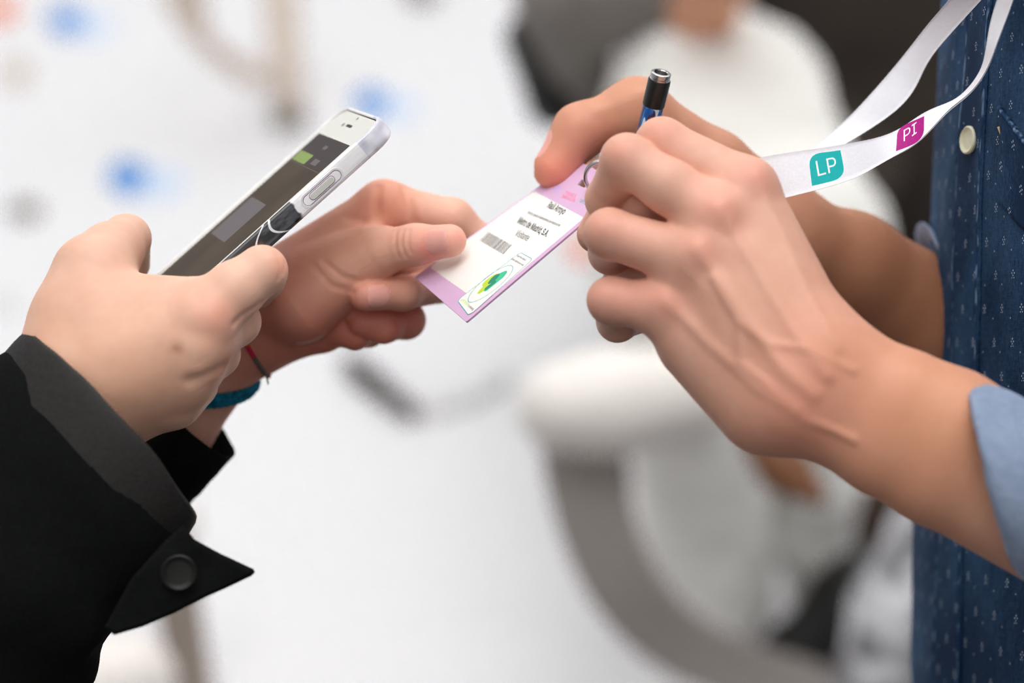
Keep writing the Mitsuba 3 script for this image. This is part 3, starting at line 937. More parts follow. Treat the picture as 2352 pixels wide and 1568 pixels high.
# card with a slot near its top
slot = badge.poly([(1326, 424), (1336, 412), (1352, 419), (1342, 431)])
card = Polygon([(0, 0), (1, 0), (1, 1), (0, 1)]).buffer(-.01).buffer(.01).difference(slot)
put('badge__card', badge.shape(card, -.9, .9, .06), 'm_pink_card', smooth=30, label='pink plastic card')
lab = Polygon([(.025, .088), (.955, .088), (.955, .735), (.025, .735)]).buffer(-.03).buffer(.03)
put('badge__label', badge.shape(lab, .02, .12, .05), 'm_label_paper', smooth=30, label='white printed paper label')
stk = badge.poly([(1050, 691), (1196, 580), (1225, 596), (1077, 727)]).buffer(-.03).buffer(.03)
put('badge__sticker', badge.shape(stk, .14, .12, .05), 'm_label_paper', smooth=30, label='rounded white sticker with a green emblem')
put('badge__sticker__outline', badge.shape(stk.difference(stk.buffer(-.003)), .26, .05, .05), 'm_teal_ink')
for s_, a_, b_, c_, bo, mt in (('Raúl Arroyo', (1256, 476), (1294, 493), (1266, 463), True, 'm_black_ink'),
                               ('Servicio operativo Mantenimiento de material móvil', (1211, 490), (1285, 521), (1215, 484.5), False, 'm_black_ink'),
                               ('Metro de Madrid, S.A.', (1187, 511), (1255, 544), (1197, 498), True, 'm_black_ink'),
                               ('Visitante', (1182, 541), (1211, 554), (1192, 528), False, 'm_black_ink')):
    put('badge__label__lettering', badge.text(s_, a_, b_, c_, .14, .05, bo), mt)
for s_, a_, b_, c_, mt in (('Touch the reader to', (1187, 589), (1207, 600), (1190, 585), 'm_grey_ink'), ('receive stand info by e-mail', (1174, 596), (1202, 612), (1177, 592), 'm_grey_ink'),
                           ('a POKEN', (1058, 691), (1074, 703), (1062, 685), 'm_lime_ink'), ('Technology', (1074, 704), (1087, 714), (1078, 699), 'm_grey_ink')):
    put('badge__sticker__lettering', badge.text(s_, a_, b_, c_, .26, .05), mt)
# barcode: each bar a thin printed strip
o = badge.inv(1102, 553); X = badge.inv(1157, 585) - o; Y = badge.inv(1122, 533) - o
rb = random.Random(4); t = 0.0; k = 0
while t < .99:
    w = rb.choice([.010, .010, .018, .026])
    q_ = [o + X * t, o + X * min(t + w, 1), o + X * min(t + w, 1) + Y, o + X * t + Y]
    put('badge__label__barcode_bar', badge.shape(Polygon(q_), .14, .05), 'm_barcode_ink')
    t += w + rb.choice([.012, .012, .02, .028])
# emblem on the sticker
th = np.linspace(0, 2 * np.pi, 60)[:-1]
c0 = badge.inv(1130, 650); ax1 = (badge.inv(1180, 608) - badge.inv(1081, 691)) / 2
ax2 = np.array([.112, 0.0])
ell_ = Polygon([c0 + np.cos(a) * ax1 + np.sin(a) * ax2 for a in th])
put('badge__sticker__ring_print', badge.shape(ell_.difference(ell_.buffer(-.003)), .26, .05, .05), 'm_teal_ink')


def blob(pts, r):
    from shapely.geometry import LineString
    return LineString([badge.inv(*p) for p in pts]).buffer(r)


put('badge__sticker__emblem', badge.shape(blob([(1107, 668), (1122, 652), (1132, 642)], .022).union(blob([(1124, 646), (1131, 641)], .036)), .26, .05), 'm_lime_ink')
put('badge__sticker__emblem', badge.shape(blob([(1121, 663), (1153, 637)], .020).union(blob([(1137, 640), (1153, 633)], .032)), .28, .05), 'm_green_ink')
put('badge__sticker__emblem', badge.shape(blob([(1121, 661), (1134, 651)], .016).union(blob([(1133, 644), (1138, 638)], .026)), .31, .05), 'm_dark_green_ink')
# pale print on the pink top
for s_, a_, b_, c_, mt in (('FORUM DE', (1298, 446), (1322, 455), (1301, 438), 'm_red_ink'), ('INNOVACION', (1290, 454), (1319, 465), (1293, 446), 'm_red_ink'), ('GRES', (1330, 464), (1344, 470), (1333, 456), 'm_teal_ink')):
    put('badge__card__lettering', badge.text(s_, a_, b_, c_, .02, .05), mt)
put('badge__card__printed_mark', badge.shape(badge.poly([(1268, 437), (1282, 425), (1291, 430), (1277, 443)]), .02, .05), 'm_violet_ink')

# ------------------------------------------------------------------ lanyard
tag('lanyard', 'white lanyard strap with teal and magenta emblems, leading from the badge to the shirt', 'lanyard')


def ribbon(top, bot, n=70, m=9, curl=0.0):
    """edges as rows (px, py, dz)"""
    A = spline(np.array([np.r_[cam(*p)] for p in top]), n); B = spline(np.array([np.r_[cam(*p)] for p in bot]), n)
    w = np.linspace(0, 1, m)[None, :, None]
    return A[:, None] * (1 - w) + B[:, None] * w


def ribbon_patch(S):
    def point(u, v, lift=0.0):
        n, m = S.shape[:2]
        i, j = np.clip(u, 0, 1) * (n - 1), np.clip(v, 0, 1) * (m - 1)
        i0, j0 = int(min(i, n - 2)), int(min(j, m - 2)); a, b = i - i0, j - j0
        p = (S[i0, j0] * (1 - a) + S[i0 + 1, j0] * a) * (1 - b) + (S[i0, j0 + 1] * (1 - a) + S[i0 + 1, j0 + 1] * a) * b
        if lift:
            nn = np.cross(S[i0 + 1, j0] - S[i0, j0], S[i0, j0 + 1] - S[i0, j0]); nn /= np.linalg.norm(nn)
            if nn[2] > 0:
                nn = -nn
            p = p + nn * lift
        return p
    return Patch(point)


def ribbon_mesh(S, thick=.7):
    nn = np.cross(np.gradient(S, axis=0), np.gradient(S, axis=1)); nn /= np.linalg.norm(nn, axis=2, keepdims=True)
    L = np.r_[0, np.cumsum(np.linalg.norm(np.diff(S[:, 4], axis=0), axis=1))]
    uv = np.stack(np.broadcast_arrays(L[:, None], np.linspace(0, 20, S.shape[1])[None]), -1).reshape(-1, 2)
    nn = nn * np.where(nn[:20, :, 2].mean() > 0, 1, -1)
    return two_sided(S, nn * thick), np.vstack([uv, uv])


top = [(1500, 420, 20), (1610, 392, 14), (1700, 372, 10), (1736, 364, 9), (1800, 352, 8), (1870, 342, 8), (1977, 324, 12), (2066, 295, 18), (2129, 255, 14), (2191, 228, 6), (2222, 202, 0), (2251, 160, -5), (2264, 112, -10), (2273, 58, -14), (2291, -4, -20), (2330, -140, -34)]
bot = [(1520, 470, 20), (1640, 474, 12), (1750, 466, 8), (1796, 456, 6), (1836, 446, 5), (1879, 435, 5), (1968, 406, 8), (2048, 362, 13), (2102, 330, 11), (2180, 252, 4), (2228, 212, -2), (2269, 152, -9), (2289, 100, -15), (2312, 40, -20), (2328, -4, -25), (2370, -140, -40)]
SF = ribbon(top, bot, 110)
m_, uv_ = ribbon_mesh(SF)
scene['lanyard__strap'] = mikit.ply(m_, 'm_strap', smooth=True, uv=uv_); labels['lanyard__strap'] = {'label': 'front run of the strap with the emblems'}
top = [(1700, 430, 30), (1800, 395, 34), (1874, 337, 40), (1950, 268, 44), (2013, 201, 44), (2080, 121, 38), (2129, 58, 26), (2182, -2, 8), (2290, -130, -24)]
bot = [(1740, 470, 26), (1860, 380, 32), (1955, 322, 38), (2013, 286, 42), (2071, 241, 40), (2102, 201, 38), (2124, 156, 34), (2173, 89, 22), (2256, -2, 0), (2365, -130, -30)]
SB = ribbon(top, bot, 80)
m_, uv_ = ribbon_mesh(SB)
scene['lanyard__strap_001'] = mikit.ply(m_, 'm_strap', smooth=True, uv=uv_); labels['lanyard__strap_001'] = {'label': 'rear run of the strap, plain white'}
front = ribbon_patch(SF); front.u0, front.v0 = .45, .5


def leaf(TR, BL, TL, BR):
    """square leaf: sharp top right and bottom left, round top left and bottom right"""
    tr, bl, tl, br = (np.array(front.inv(*p)) for p in (TR, BL, TL, BR))
    pts = [tr]
    for t in np.linspace(0, 1, 12):                                    # top right -> round top left -> bottom left
        pts.append((1 - t) ** 2 * (tr * .42 + tl * .58) + 2 * t * (1 - t) * tl + t * t * (bl * .42 + tl * .58))
    pts.append(bl)
    for t in np.linspace(0, 1, 12):
        pts.append((1 - t) ** 2 * (bl * .42 + br * .58) + 2 * t * (1 - t) * br + t * t * (tr * .42 + br * .58))
    return Polygon(pts).buffer(0)


put('lanyard__emblem', front.shape(leaf((1930, 345), (1865, 427), (1856, 354), (1942, 407)), .08, .08, .03), 'm_teal_print', label='teal leaf emblem with the letters LP')
put('lanyard__emblem__lettering', front.text('LP', (1875, 406), (1924, 392), (1869, 371), .18, .06), 'm_white_print')
front.u0 = .6
put('lanyard__emblem_001', front.shape(leaf((2123, 267), (2058, 347), (2061, 292), (2124, 316)), .08, .08, .02), 'm_magenta_print', label='magenta leaf emblem with the letters PI')
put('lanyard__emblem_001__lettering', front.text('PI', (2073, 327), (2106, 306), (2073, 301), .18, .06), 'm_white_print')
# split ring through the badge slot, strap end and clasp under the fist
rc = cam(1385, 408, 20)
e1 = np.array([1, .1, -.15]); e1 /= np.linalg.norm(e1); e2 = np.array([-.1, .92, -.40]); e2 -= e1 * (e1 @ e2); e2 /= np.linalg.norm(e2)
tt = np.linspace(0, 4 * np.pi, 120)
path = rc + 7.9 * (np.cos(tt)[:, None] * e1 + np.sin(tt)[:, None] * e2) + np.cross(e1, e2) * ((tt / (4 * np.pi) - .5) * 2.2)[:, None]
put('lanyard__split_ring', tube_mesh(world(path), .00085, 10), 'm_silver', smooth=True, label='silver split ring through the badge slot')
put('lanyard__clasp', tube_mesh(world(np.linspace(rc + [8, 3, 0], cam(1540, 440, 20), 12)), np.array([1.2, 2.2, 2.8, 3.2, 3.4, 3.4, 3.4, 3.4, 3.2, 3.0, 2.6, 2.0]) / 1000, 14), 'm_silver', smooth=40)

# ------------------------------------------------------------------ phone in a clear cover
tag('phone', 'white smartphone in a clear patterned cover, screen facing the person on the left', 'mobile phone')
PM = np.array([[0.30494367, 0.73182855, 0.60945576], [-0.17469273, 0.67206032, -0.71959529], [-0.93621141, 0.11296854, 0.33278567]])
PO = np.array([-117.72260867, 55.59643294, 1079.70197427])
PX_, PY_, PZ_ = PM[:, 0], PM[:, 1], -PM[:, 2]


def phone_part(key, m, mt, z=0.0, smooth=30, label=None, uvf=None):
    m = m.copy(); m.vertices[:, 2] += z
    w = placed(m, PO, PX_, PY_, PZ_)
    if uvf is not None:
        mm = trimesh.graph.smooth_shade(w, angle=np.radians(smooth), facet_minarea=None)
        d = (np.array(mm.vertices) - EYE) * 1000
        c = np.stack([d @ RGT, d @ UPV, d @ FWD], 1) - PO
        loc = np.stack([c @ PX_, c @ PY_, c @ PZ_], 1)
        scene[key] = mikit.ply(mm, mt, smooth=True, uv=uvf(loc))
        if label:
            labels[key] = {'label': label}
        return key
    return put(key, w, mt, smooth=smooth, label=label)


def pillow(poly, h, r, n=5):
    """extruded outline with rounded top and bottom edges"""
    rows_ = []
    ring0 = np.array(poly.exterior.coords)[:-1]
    def off(d):
        g = poly.buffer(-d, join_style=1, quad_segs=8)
        return g
    secs_ = []
    for t in np.linspace(np.pi / 2, 0, n):
        secs_.append((r * (1 - np.cos(t)), -h + r * (1 - np.sin(t))))
    for t in np.linspace(0, np.pi / 2, n):
        secs_.append((r * (1 - np.cos(t)), -r * (1 - np.sin(t))))
    c = poly.centroid
    ang = None
    import shapely
    N = 160
    rows_ = []
    x0, y0, x1, y1 = poly.bounds
    for d, z in secs_:
        # same parametrisation: move each outline point inwards along its normal
        e = np.roll(ring0, -1, 0) - np.roll(ring0, 1, 0)
        nn = np.stack([e[:, 1], -e[:, 0]], 1); nn /= np.linalg.norm(nn, axis=1, keepdims=True)
        if Polygon(ring0).exterior.is_ccw is False:
            nn = -nn
        rows_.append(np.c_[ring0 - nn * d, np.full(len(ring0), z)])
    v, q = loft(rows_)
    m = len(ring0)
    tri = np.vstack([q[:, [0, 1, 2]], q[:, [0, 2, 3]]])
    a = len(v); v = np.vstack([v, [[c.x, c.y, secs_[0][1]], [c.x, c.y, secs_[-1][1]]]])
    j = np.arange(m)
    tri = np.vstack([tri, np.stack([np.full(m, a), (j + 1) % m, j], 1), np.stack([np.full(m, a + 1), (len(secs_) - 1) * m + j, (len(secs_) - 1) * m + (j + 1) % m], 1)])
    me = trimesh.Trimesh(v, tri, process=False)
    if me.volume < 0:
        me.invert()
    return me


phone_part('phone__body', pillow(rounded_rect(67, 138, 9.5, 10), 7.0, 2.2), 'm_phone_metal', -.25, label='silver metal body')
phone_part('phone__front_glass', pillow(rounded_rect(65.6, 136.6, 9.0, 10), .9, .45), 'm_phone_glass', .25, label='white glossy front')
sc_ = extrude(rounded_rect(58.4, 104, .4, 2), .06)
phone_part('phone__screen', sc_, 'm_screen', .26, False, 'dim brownish screen', lambda l: np.stack([l[:, 0] / 58.4 + .5, l[:, 1] / 104 + .5], 1))


def on_screen(x0, y0, x1, y1, key, mt, z=.33, r=.6, label=None):
    m = extrude(rounded_rect(x1 - x0, y1 - y0, r, 3), .03); m.apply_translation(((x0 + x1) / 2, (y0 + y1) / 2, 0))
    phone_part(key, m, mt, z, False, label)


on_screen(-27, 34.5, -3, 40.5, 'phone__screen__icon', 'm_screen_green', label='green tile on the screen')
on_screen(-24, -16, 7, 9, 'phone__screen__panel', 'm_screen_grey', label='grey panel on the screen')
on_screen(-2, 45.2, 4, 47.5, 'phone__screen__icon_001', 'm_screen_grey')
on_screen(-29, 33.6, 29, 33.8, 'phone__screen__divider', 'm_screen_line', r=.05)
on_screen(4, 36.0, 14, 39.5, 'phone__screen__icon_002', 'm_screen_grey')
on_screen(-4.5, 60.2, 5.0, 61.8, 'phone__earpiece', 'm_dark_hole', .26, .7, 'dark earpiece slot')
for i_, (x_, y_, r_) in enumerate(((-9.5, 60.6, 1.1), (0.5, 66.0, .9))):
    m = trimesh.creation.cylinder(r_, .04, sections=20); m.apply_translation((x_, y_, 0))
    phone_part('phone__sensor' + ('' if i_ == 0 else '_001'), m, 'm_dark_hole', .28, False)
# cover: hollow tray with a lip
outer = rounded_rect(70.6, 141.6, 11, 12)
co = pillow(outer, 9.2, 2.6, 6)
lip = extrude(outer.buffer(-.9).difference(rounded_rect(66.2, 137.2, 9.2, 10)), .7)
# tray = shell: outside wall rows + rim + inside wall
ring0 = np.array(outer.exterior.coords)[:-1]
e = np.roll(ring0, -1, 0) - np.roll(ring0, 1, 0); nn = np.stack([e[:, 1], -e[:, 0]], 1); nn /= np.linalg.norm(nn, axis=1, keepdims=True)
if not Polygon(ring0).exterior.is_ccw:
    nn = -nn
prof = [(6.0, -9.0), (2.6, -9.0), (1.4, -8.7), (.5, -8.0), (.1, -7.0), (0, -5.6), (0, -3), (.1, -1.2), (.35, 0), (.8, .7), (1.4, .9), (1.9, .6), (2.0, .1)]
rows_ = [np.c_[ring0 - nn * d, np.full(len(ring0), z)] for d, z in prof]
v, q = loft(rows_)
cm = trimesh.Trimesh(v, np.vstack([q[:, [0, 1, 2]], q[:, [0, 2, 3]]]), process=False)
back = extrude(outer.buffer(-5.5), .5); back.apply_translation((0, 0, -9.0))
cm = trimesh.util.concatenate([cm, back]).subdivide_to_size(6)
phone_part('phone__cover', cm, 'm_case', 0, 40, 'clear cover with black and white print along its side', lambda l: np.stack([l[:, 2] + 4.5, np.where(l[:, 0] > 20, l[:, 1], 30.0)], 1))
VY = 30.0
for key, L_, W_, z0, z1, mt, lb in (('phone__cover__button_recess', 23, 6.6, -.1, .35, 'm_case_clear', 'raised frame round the volume key'), ('phone__volume_key', 13, 2.6, .2, .75, 'm_phone_glass', 'pale volume key')):
    def pill(L, W):
        return rounded_rect(L, W, W / 2 - .01, 10)
    pg = pill(L_, W_)
    if 'recess' in key:
        pg = pg.difference(pill(L_ - 1.6, W_ - 1.6))
    m = extrude(pg, z1 - z0)
    # local: x along the phone, y across the side, z out of the side
    vv = m.vertices
    m2 = trimesh.Trimesh(np.stack([35.3 + z0 + vv[:, 2], VY + vv[:, 0], -4.0 + vv[:, 1]], 1), m.faces, process=False)
    if m2.volume < 0:
        m2.invert()
    phone_part(key, m2, mt, 0, 30, lb)
for L_, W_ in ((21.0, 4.8), (14.2, 3.6)):
    pg = rounded_rect(L_, W_, W_ / 2 - .01, 10); pg = pg.difference(rounded_rect(L_ - .5, W_ - .5, W_ / 2 - .27, 10))
    m = extrude(pg, .25); vv = m.vertices
    m2 = trimesh.Trimesh(np.stack([35.2 + vv[:, 2], VY + vv[:, 0], -4.0 + vv[:, 1]], 1), m.faces, process=False)
    if m2.volume < 0:
        m2.invert()
    phone_part('phone__cover__groove' + ('' if L_ > 20 else '_001'), m2, 'm_case_shadow', 0, 30)

# ------------------------------------------------------------------ pen
tag('pen', 'blue printed pen with a black sleeve, upright in the near fist', 'pen')
p0, p1 = cam(1519, 166, -4), cam(1378, 760, 56)
pz = (p0 - p1) / np.linalg.norm(p0 - p1)
px_ = np.cross(pz, [0, 0, 1]); px_ /= np.linalg.norm(px_); py_ = np.cross(pz, px_)
LEN = np.linalg.norm(p0 - p1)


def pen_part(key, prof, mt, label=None, uv=False):
    m = trimesh.creation.revolve(np.array(prof, float), sections=40)
    w = placed(m, p1, px_, py_, pz)
    if uv:
        mm = trimesh.graph.smooth_shade(w, angle=.7, facet_minarea=None)
        d = (np.array(mm.vertices) - EYE) * 1000
        c = np.stack([d @ RGT, d @ UPV, d @ FWD], 1) - p1
        scene[key] = mikit.ply(mm, mt, smooth=True, uv=np.stack([np.arctan2(c @ py_, c @ px_) * 4.6, c @ pz], 1))
        labels[key] = {'label': label}
    else:
        put(key, w, mt, smooth=40, label=label)


pen_part('pen__barrel', [(0, 22), (3.4, 22), (4.3, 26), (4.6, 34), (4.6, LEN - 16), (4.4, LEN - 15.6), (0, LEN - 15.6)], 'm_pen_blue', 'blue printed barrel', True)
pen_part('pen__tip', [(0, 0), (.5, 0), (.7, 2), (1.6, 8), (3.0, 18), (3.5, 22), (0, 22)], 'm_pen_black', 'dark pointed tip')
pen_part('pen__sleeve', [(0, LEN - 15.7), (4.75, LEN - 15.7), (4.95, LEN - 15.2), (4.95, LEN - 3.6), (4.7, LEN - 3.2), (0, LEN - 3.2)], 'm_pen_black', 'black sleeve')
pen_part('pen__end_cap', [(3.2, LEN - 4.0), (4.5, LEN - 4.0), (4.5, LEN - 2.6), (4.1, LEN - 2.4), (4.1, LEN - 1.9), (4.5, LEN - 1.7), (4.45, LEN - .3), (4.0, LEN), (3.3, LEN), (2.9, LEN - .4), (2.7, LEN - 3.0), (0, LEN - 3.0)], 'm_silver', 'hollow silver end cap')

# ------------------------------------------------------------------ bracelets on the wrist that offers the badge


def wrist_ring(f, c, e1, e2, lift, n=120):
    out = []
    for a in np.arange(n) * 2 * np.pi / n:
        d = np.cos(a) * e1 + np.sin(a) * e2; d = d / np.linalg.norm(d)
        lo_, hi_ = 0.0, 45.0
        for _ in range(24):
            mid = .5 * (lo_ + hi_)
            if f((c + d * mid)[None])[0] < 0: lo_ = mid
            else: hi_ = mid
        out.append(c + d * (lo_ + lift))
    return np.array(out)


axd = cam(605, 760, 74) - cam(500, 890, 85); axd /= np.linalg.norm(axd)
prp = np.cross(axd, [0, 0, 1.0]); prp /= np.linalg.norm(prp)
zf = np.cross(prp, axd); zf *= -np.sign(zf[2])
rw = wrist_ring(handD, cam(478, 890, 84), np.array([1, -.05, 0]), np.array([0, -.36, -1.0]), 1.4)
braid = []
for s_ in range(3):
    k_ = np.arange(121)
    ph = k_ * 2 * np.pi / 120 * 14 + s_ * 2 * np.pi / 3
    c_ = rw[k_ % 120]
    out_ = c_ - cam(478, 890, 84); out_ /= np.linalg.norm(out_, axis=1, keepdims=True)
    braid.append(tube_mesh(world(c_ + axd * (2.4 * np.sin(ph))[:, None] + out_ * (1.0 * np.sin(2 * ph) + .4)[:, None]), .0019, 8))
put('bracelet', trimesh.util.concatenate(braid), 'm_bracelet', smooth=40)
tag('bracelet', 'thick blue braided cord bracelet on the wrist behind the phone hand', 'bracelet')
tag('bracelet_001', 'thin thread bracelet in orange, red and grey on the wrist behind the phone hand', 'bracelet')
rw = wrist_ring(handD, cam(584, 806, 77), np.array([.47, -.88, 0]), np.array([0, 0, -1.0]), .5, 150)
pixr = np.stack([1176 + FPX * rw[:, 0] / rw[:, 2], 784 - FPX * rw[:, 1] / rw[:, 2]], 1)
seg = {'orange': [], 'red': [], 'grey': []}
cl = np.where(pixr[:, 1] < 796, 0, np.where(pixr[:, 1] < 822, 1, 2))
cl[(rw[:, 2] > np.median(rw[:, 2]))] = 0
for nm, k_, mt in (('orange', 0, 'm_thread_orange'), ('red', 1, 'm_thread_red'), ('grey', 2, 'm_thread_grey')):
    idx = np.where(cl == k_)[0]
    if len(idx) < 3:
        continue
    st = idx[np.argmax(np.diff(np.r_[idx[-1] - 150, idx]))]
    run = [st]
    while cl[(run[-1] + 1) % 150] == k_ and len(run) < 150:
        run.append((run[-1] + 1) % 150)
    run.append((run[-1] + 1) % 150)
    put(f'bracelet_001__{nm}_thread', tube_mesh(world(rw[run]), .0011, 8), mt, smooth=True)
put('bracelet_001__loose_end', tube_mesh(world(spline(np.array([cam(606, 850, 62), cam(611, 862, 62), cam(616, 882, 63)]), 8)), .0004, 6), 'm_thread_grey', smooth=True)

# ------------------------------------------------------------------ background, two to three metres away
mat('m_white_cloth', mikit.proc(lambda p, n, uv: mix(lin(222, 221, 216), lin(234, 233, 228), fbm(p.x * 14, p.y * 14, p.z * 14))), .9, .1)
mat('m_dark_cloth', mikit.proc(lambda p, n, uv: mix(lin(44, 39, 36), lin(64, 57, 52), fbm(p.x * 9, p.y * 9, p.z * 9))), .9, .1)
mat('m_brown_cloth', rgb(70, 58, 52), .9, .1)
mat('m_grey_bag', mikit.proc(lambda p, n, uv: mix(lin(104, 99, 95), lin(126, 121, 116), fbm(p.x * 9, p.y * 9, p.z * 9))), .6, .3)
mat('m_black_leather', rgb(14, 14, 13), .45, .4)
mat('m_far_skin', rgb(206, 150, 120), .6, .3)
mat('m_grey_frame', mikit.proc(lambda p, n, uv: mix(lin(146, 139, 134), lin(160, 153, 148), fbm(p.x * 6, p.y * 6, p.z * 6))), .45, .4)
mat('m_warm_seat', rgb(236, 230, 224), .4, .4)
mat('m_taupe', rgb(150, 138, 128), .6, .3)
mat('m_beige_wood', rgb(206, 192, 178), .5, .3)
mat('m_blue_print', rgb(16, 130, 206), .5, .3)
mat('m_pale_blue_print', rgb(204, 220, 242), .5, .3)
mat('m_orange_print', rgb(236, 130, 84), .5, .3)
mat('m_grey_rubber', rgb(112, 110, 98), .6, .3)
mat('m_olive_strap', rgb(44, 42, 32), .6, .3)
mat('m_pale_grey', rgb(214, 214, 214), .6, .3)


def mottled(p, n, uv):
    return mix(lin(120, 120, 122), lin(206, 206, 210), smoothstep(.38, .62, fbm(p.x * 26, p.y * 26, p.z * 26, 3)))


mat('m_brown_leather', rgb(120, 78, 52), .6, .3)
mat('m_mottled', mikit.proc(mottled), .9, .1)


def fc(px, py, h=0.0):
    """camera-frame mm of the point h metres above the floor that shows at this pixel"""
    d = (on_floor(px, py, h) - EYE) * 1000
    return np.array([d @ RGT, d @ UPV, d @ FWD])


def limb(pts, radii, k=30, flat=None, sq=1.0):
    return union([cap(pts[i], pts[i + 1], radii[i], radii[i + 1], flat, sq) for i in range(len(pts) - 1)], k)


def solid(key, f, pts, pad, h, m, label=None, wob=0.0, seed=0):
    P_ = np.array(pts); lo, hi = P_.min(0) - pad, P_.max(0) + pad
    g = f
    if wob:
        g = lambda p: f(p) + wob * (meshkit.fbm(p / 55.0, 2, seed) - .5)
    v, q = surface(g, lo, hi, h)
    put(key, mmesh(v, q), m, smooth=True, label=label)


# seated visitor in wide white trousers (only the lap, the legs and one hand come into the frame)
tag('person_002', 'blurred visitor in wide white trousers, seated behind the fist', 'person')
hipL, kneeL, ankL = fc(1600, 235, .52), fc(1570, 600, .49), fc(1630, 1370, .07)
hipR, kneeR, ankR = fc(1690, 235, .52), fc(1850, 560, .49), fc(1888, 1350, .06)
pts = [hipL, kneeL, ankL]
solid('person_002__trousers', union([limb([hipL, kneeL, ankL], [92, 84, 66]), limb([hipL, hipR], [86, 84]), limb([hipR, kneeR, kneeR * .35 + ankR * .65, ankR], [90, 78, 38, 32])], 34), pts + [hipR, kneeR, ankR], 150, 12, 'm_white_cloth', 'wide white trousers', 18, 3)
solid('person_002__shoe', limb([fc(1640, 1430, .05), fc(1560, 1440, .045)], [38, 32]), [fc(1640, 1430, .05), fc(1560, 1440, .045)], 60, 8, 'm_white_cloth')
hp = [fc(1720, -220, .80), fc(1650, -40, .68), fc(1600, 30, .63), fc(1560, 58, .61)]
solid('person_002__hand', union([limb(hp, [36, 34, 30, 14], 12), limb([hp[1], fc(1660, 56, .62)], [24, 13])], 10), hp, 70, 6, 'm_far_skin')
# what the visitor sits on
tag('stool', 'blurred dark round stool under the visitor in white trousers', 'stool')
sc0 = on_floor(1690, 330, .40)
m = trimesh.creation.revolve(np.array([(0, 0), (.17, 0), (.19, .01), (.195, .03), (.18, .045), (0, .05)]), sections=40); m.apply_translation((sc0[0], sc0[1], .36))
put('stool__seat', m, 'm_dark_cloth', smooth=40)
m = trimesh.creation.revolve(np.array([(0, 0), (.17, 0), (.17, .012), (.04, .03), (.025, .06), (.025, .36), (0, .36)]), sections=32); m.apply_translation((sc0[0], sc0[1], 0))
put('stool__post', m, 'm_black_leather', smooth=40)
# dark handbag held at the visitor's side
tag('handbag', 'blurred grey handbag with a black side panel, at the top', 'handbag')
g0 = [fc(1330, 20, .60), fc(1560, -20, .64), fc(1330, 180, .52)]
solid('handbag__body', union([limb([fc(1300, 10, .62), fc(1322, 205, .50)], [54, 42]), limb([fc(1330, -10, .62), fc(1540, -30, .64)], [66, 54])], 20), g0, 180, 9, 'm_grey_bag', 'grey front', 10, 5)
solid('handbag__side_panel', limb([fc(1212, 85, .58), fc(1270, 235, .50)], [25, 30]), g0, 200, 9, 'm_black_leather', 'black side panel', 6, 6)
put('handbag__strap', tube_mesh(world(spline(np.array([fc(1340, -60, .68), fc(1400, -170, .76), fc(1560, -190, .78), fc(1640, -50, .70)]), 20)), .009, 10), 'm_black_leather', smooth=True)

# second visitor in dark trousers
tag('person_003', 'blurred visitor in a dark coat and trousers standing behind the lanyard', 'person')
def above(px, py, hs):
    F_ = on_floor(px, py)
    out_ = []
    for h_ in hs:
        d = (F_ + np.array([0, 0, h_]) - EYE) * 1000
        out_.append(np.array([d @ RGT, d @ UPV, d @ FWD]))
    return out_


a_, b2 = above(2010, 690, (.08, .45, .85)), above(2160, 670, (.08, .45, .85))
solid('person_003__trousers', union([limb(a_, [66, 92, 110]), limb(b2, [66, 92, 110])], 16), a_ + b2, 150, 13, 'm_dark_cloth', 'dark brown trousers', 16, 8)
cp_ = [fc(1880, -180, .49), fc(2070, 30, .41), fc(2165, 300, .30)]
solid('person_003__coat', limb(cp_, [165, 160, 130]), cp_, 210, 15, 'm_dark_cloth', 'long dark coat', 16, 9)
for i_, q_ in enumerate(((1990, 700), (2140, 680))):
    tp = [fc(q_[0], q_[1], .05), fc(q_[0] - 60, q_[1] + 40, .045)]
    solid('person_003__shoe' + ('' if i_ == 0 else '_001'), limb(tp, [46, 36]), tp, 60, 8, 'm_black_leather')
tp = [fc(1980, 1205, .10), fc(2070, 1195, .11), fc(2060, 1260, .06)]
solid('taupe_bag', limb(tp, [36, 40, 40]), tp, 70, 8, 'm_brown_cloth')
tag('taupe_bag', 'blurred small taupe bag above the black bag, below the near forearm', 'bag')

# black bag and mottled bag on the floor
bp = [fc(2050, 1350, .12), fc(1985, 1425, .09), fc(1835, 1500, .05)]
solid('black_bag', union([limb(bp, [50, 68, 40], 24)], 10), bp, 90, 10, 'm_black_leather', None, 10, 12)
tag('black_bag', 'blurred black bag on the floor below the near forearm', 'bag')
mp = [fc(2120, 1230, .30), fc(2090, 1400, .24), fc(2060, 1600, .16)]
solid('patterned_bag', limb(mp, [34, 52, 64], 24), mp, 110, 10, 'm_mottled', None, 8, 14)
tag('patterned_bag', 'blurred bag of mottled grey and white fabric beside the denim shirt', 'bag')
ap_ = [fc(1740, 1010, .38), fc(1800, 1075, .36), fc(1880, 1140, .35)]
solid('brown_strap', limb(ap_, [16, 18, 10]), ap_, 40, 8, 'm_brown_leather')
tag('brown_strap', 'blurred brown leather strap below the near forearm', 'strap')

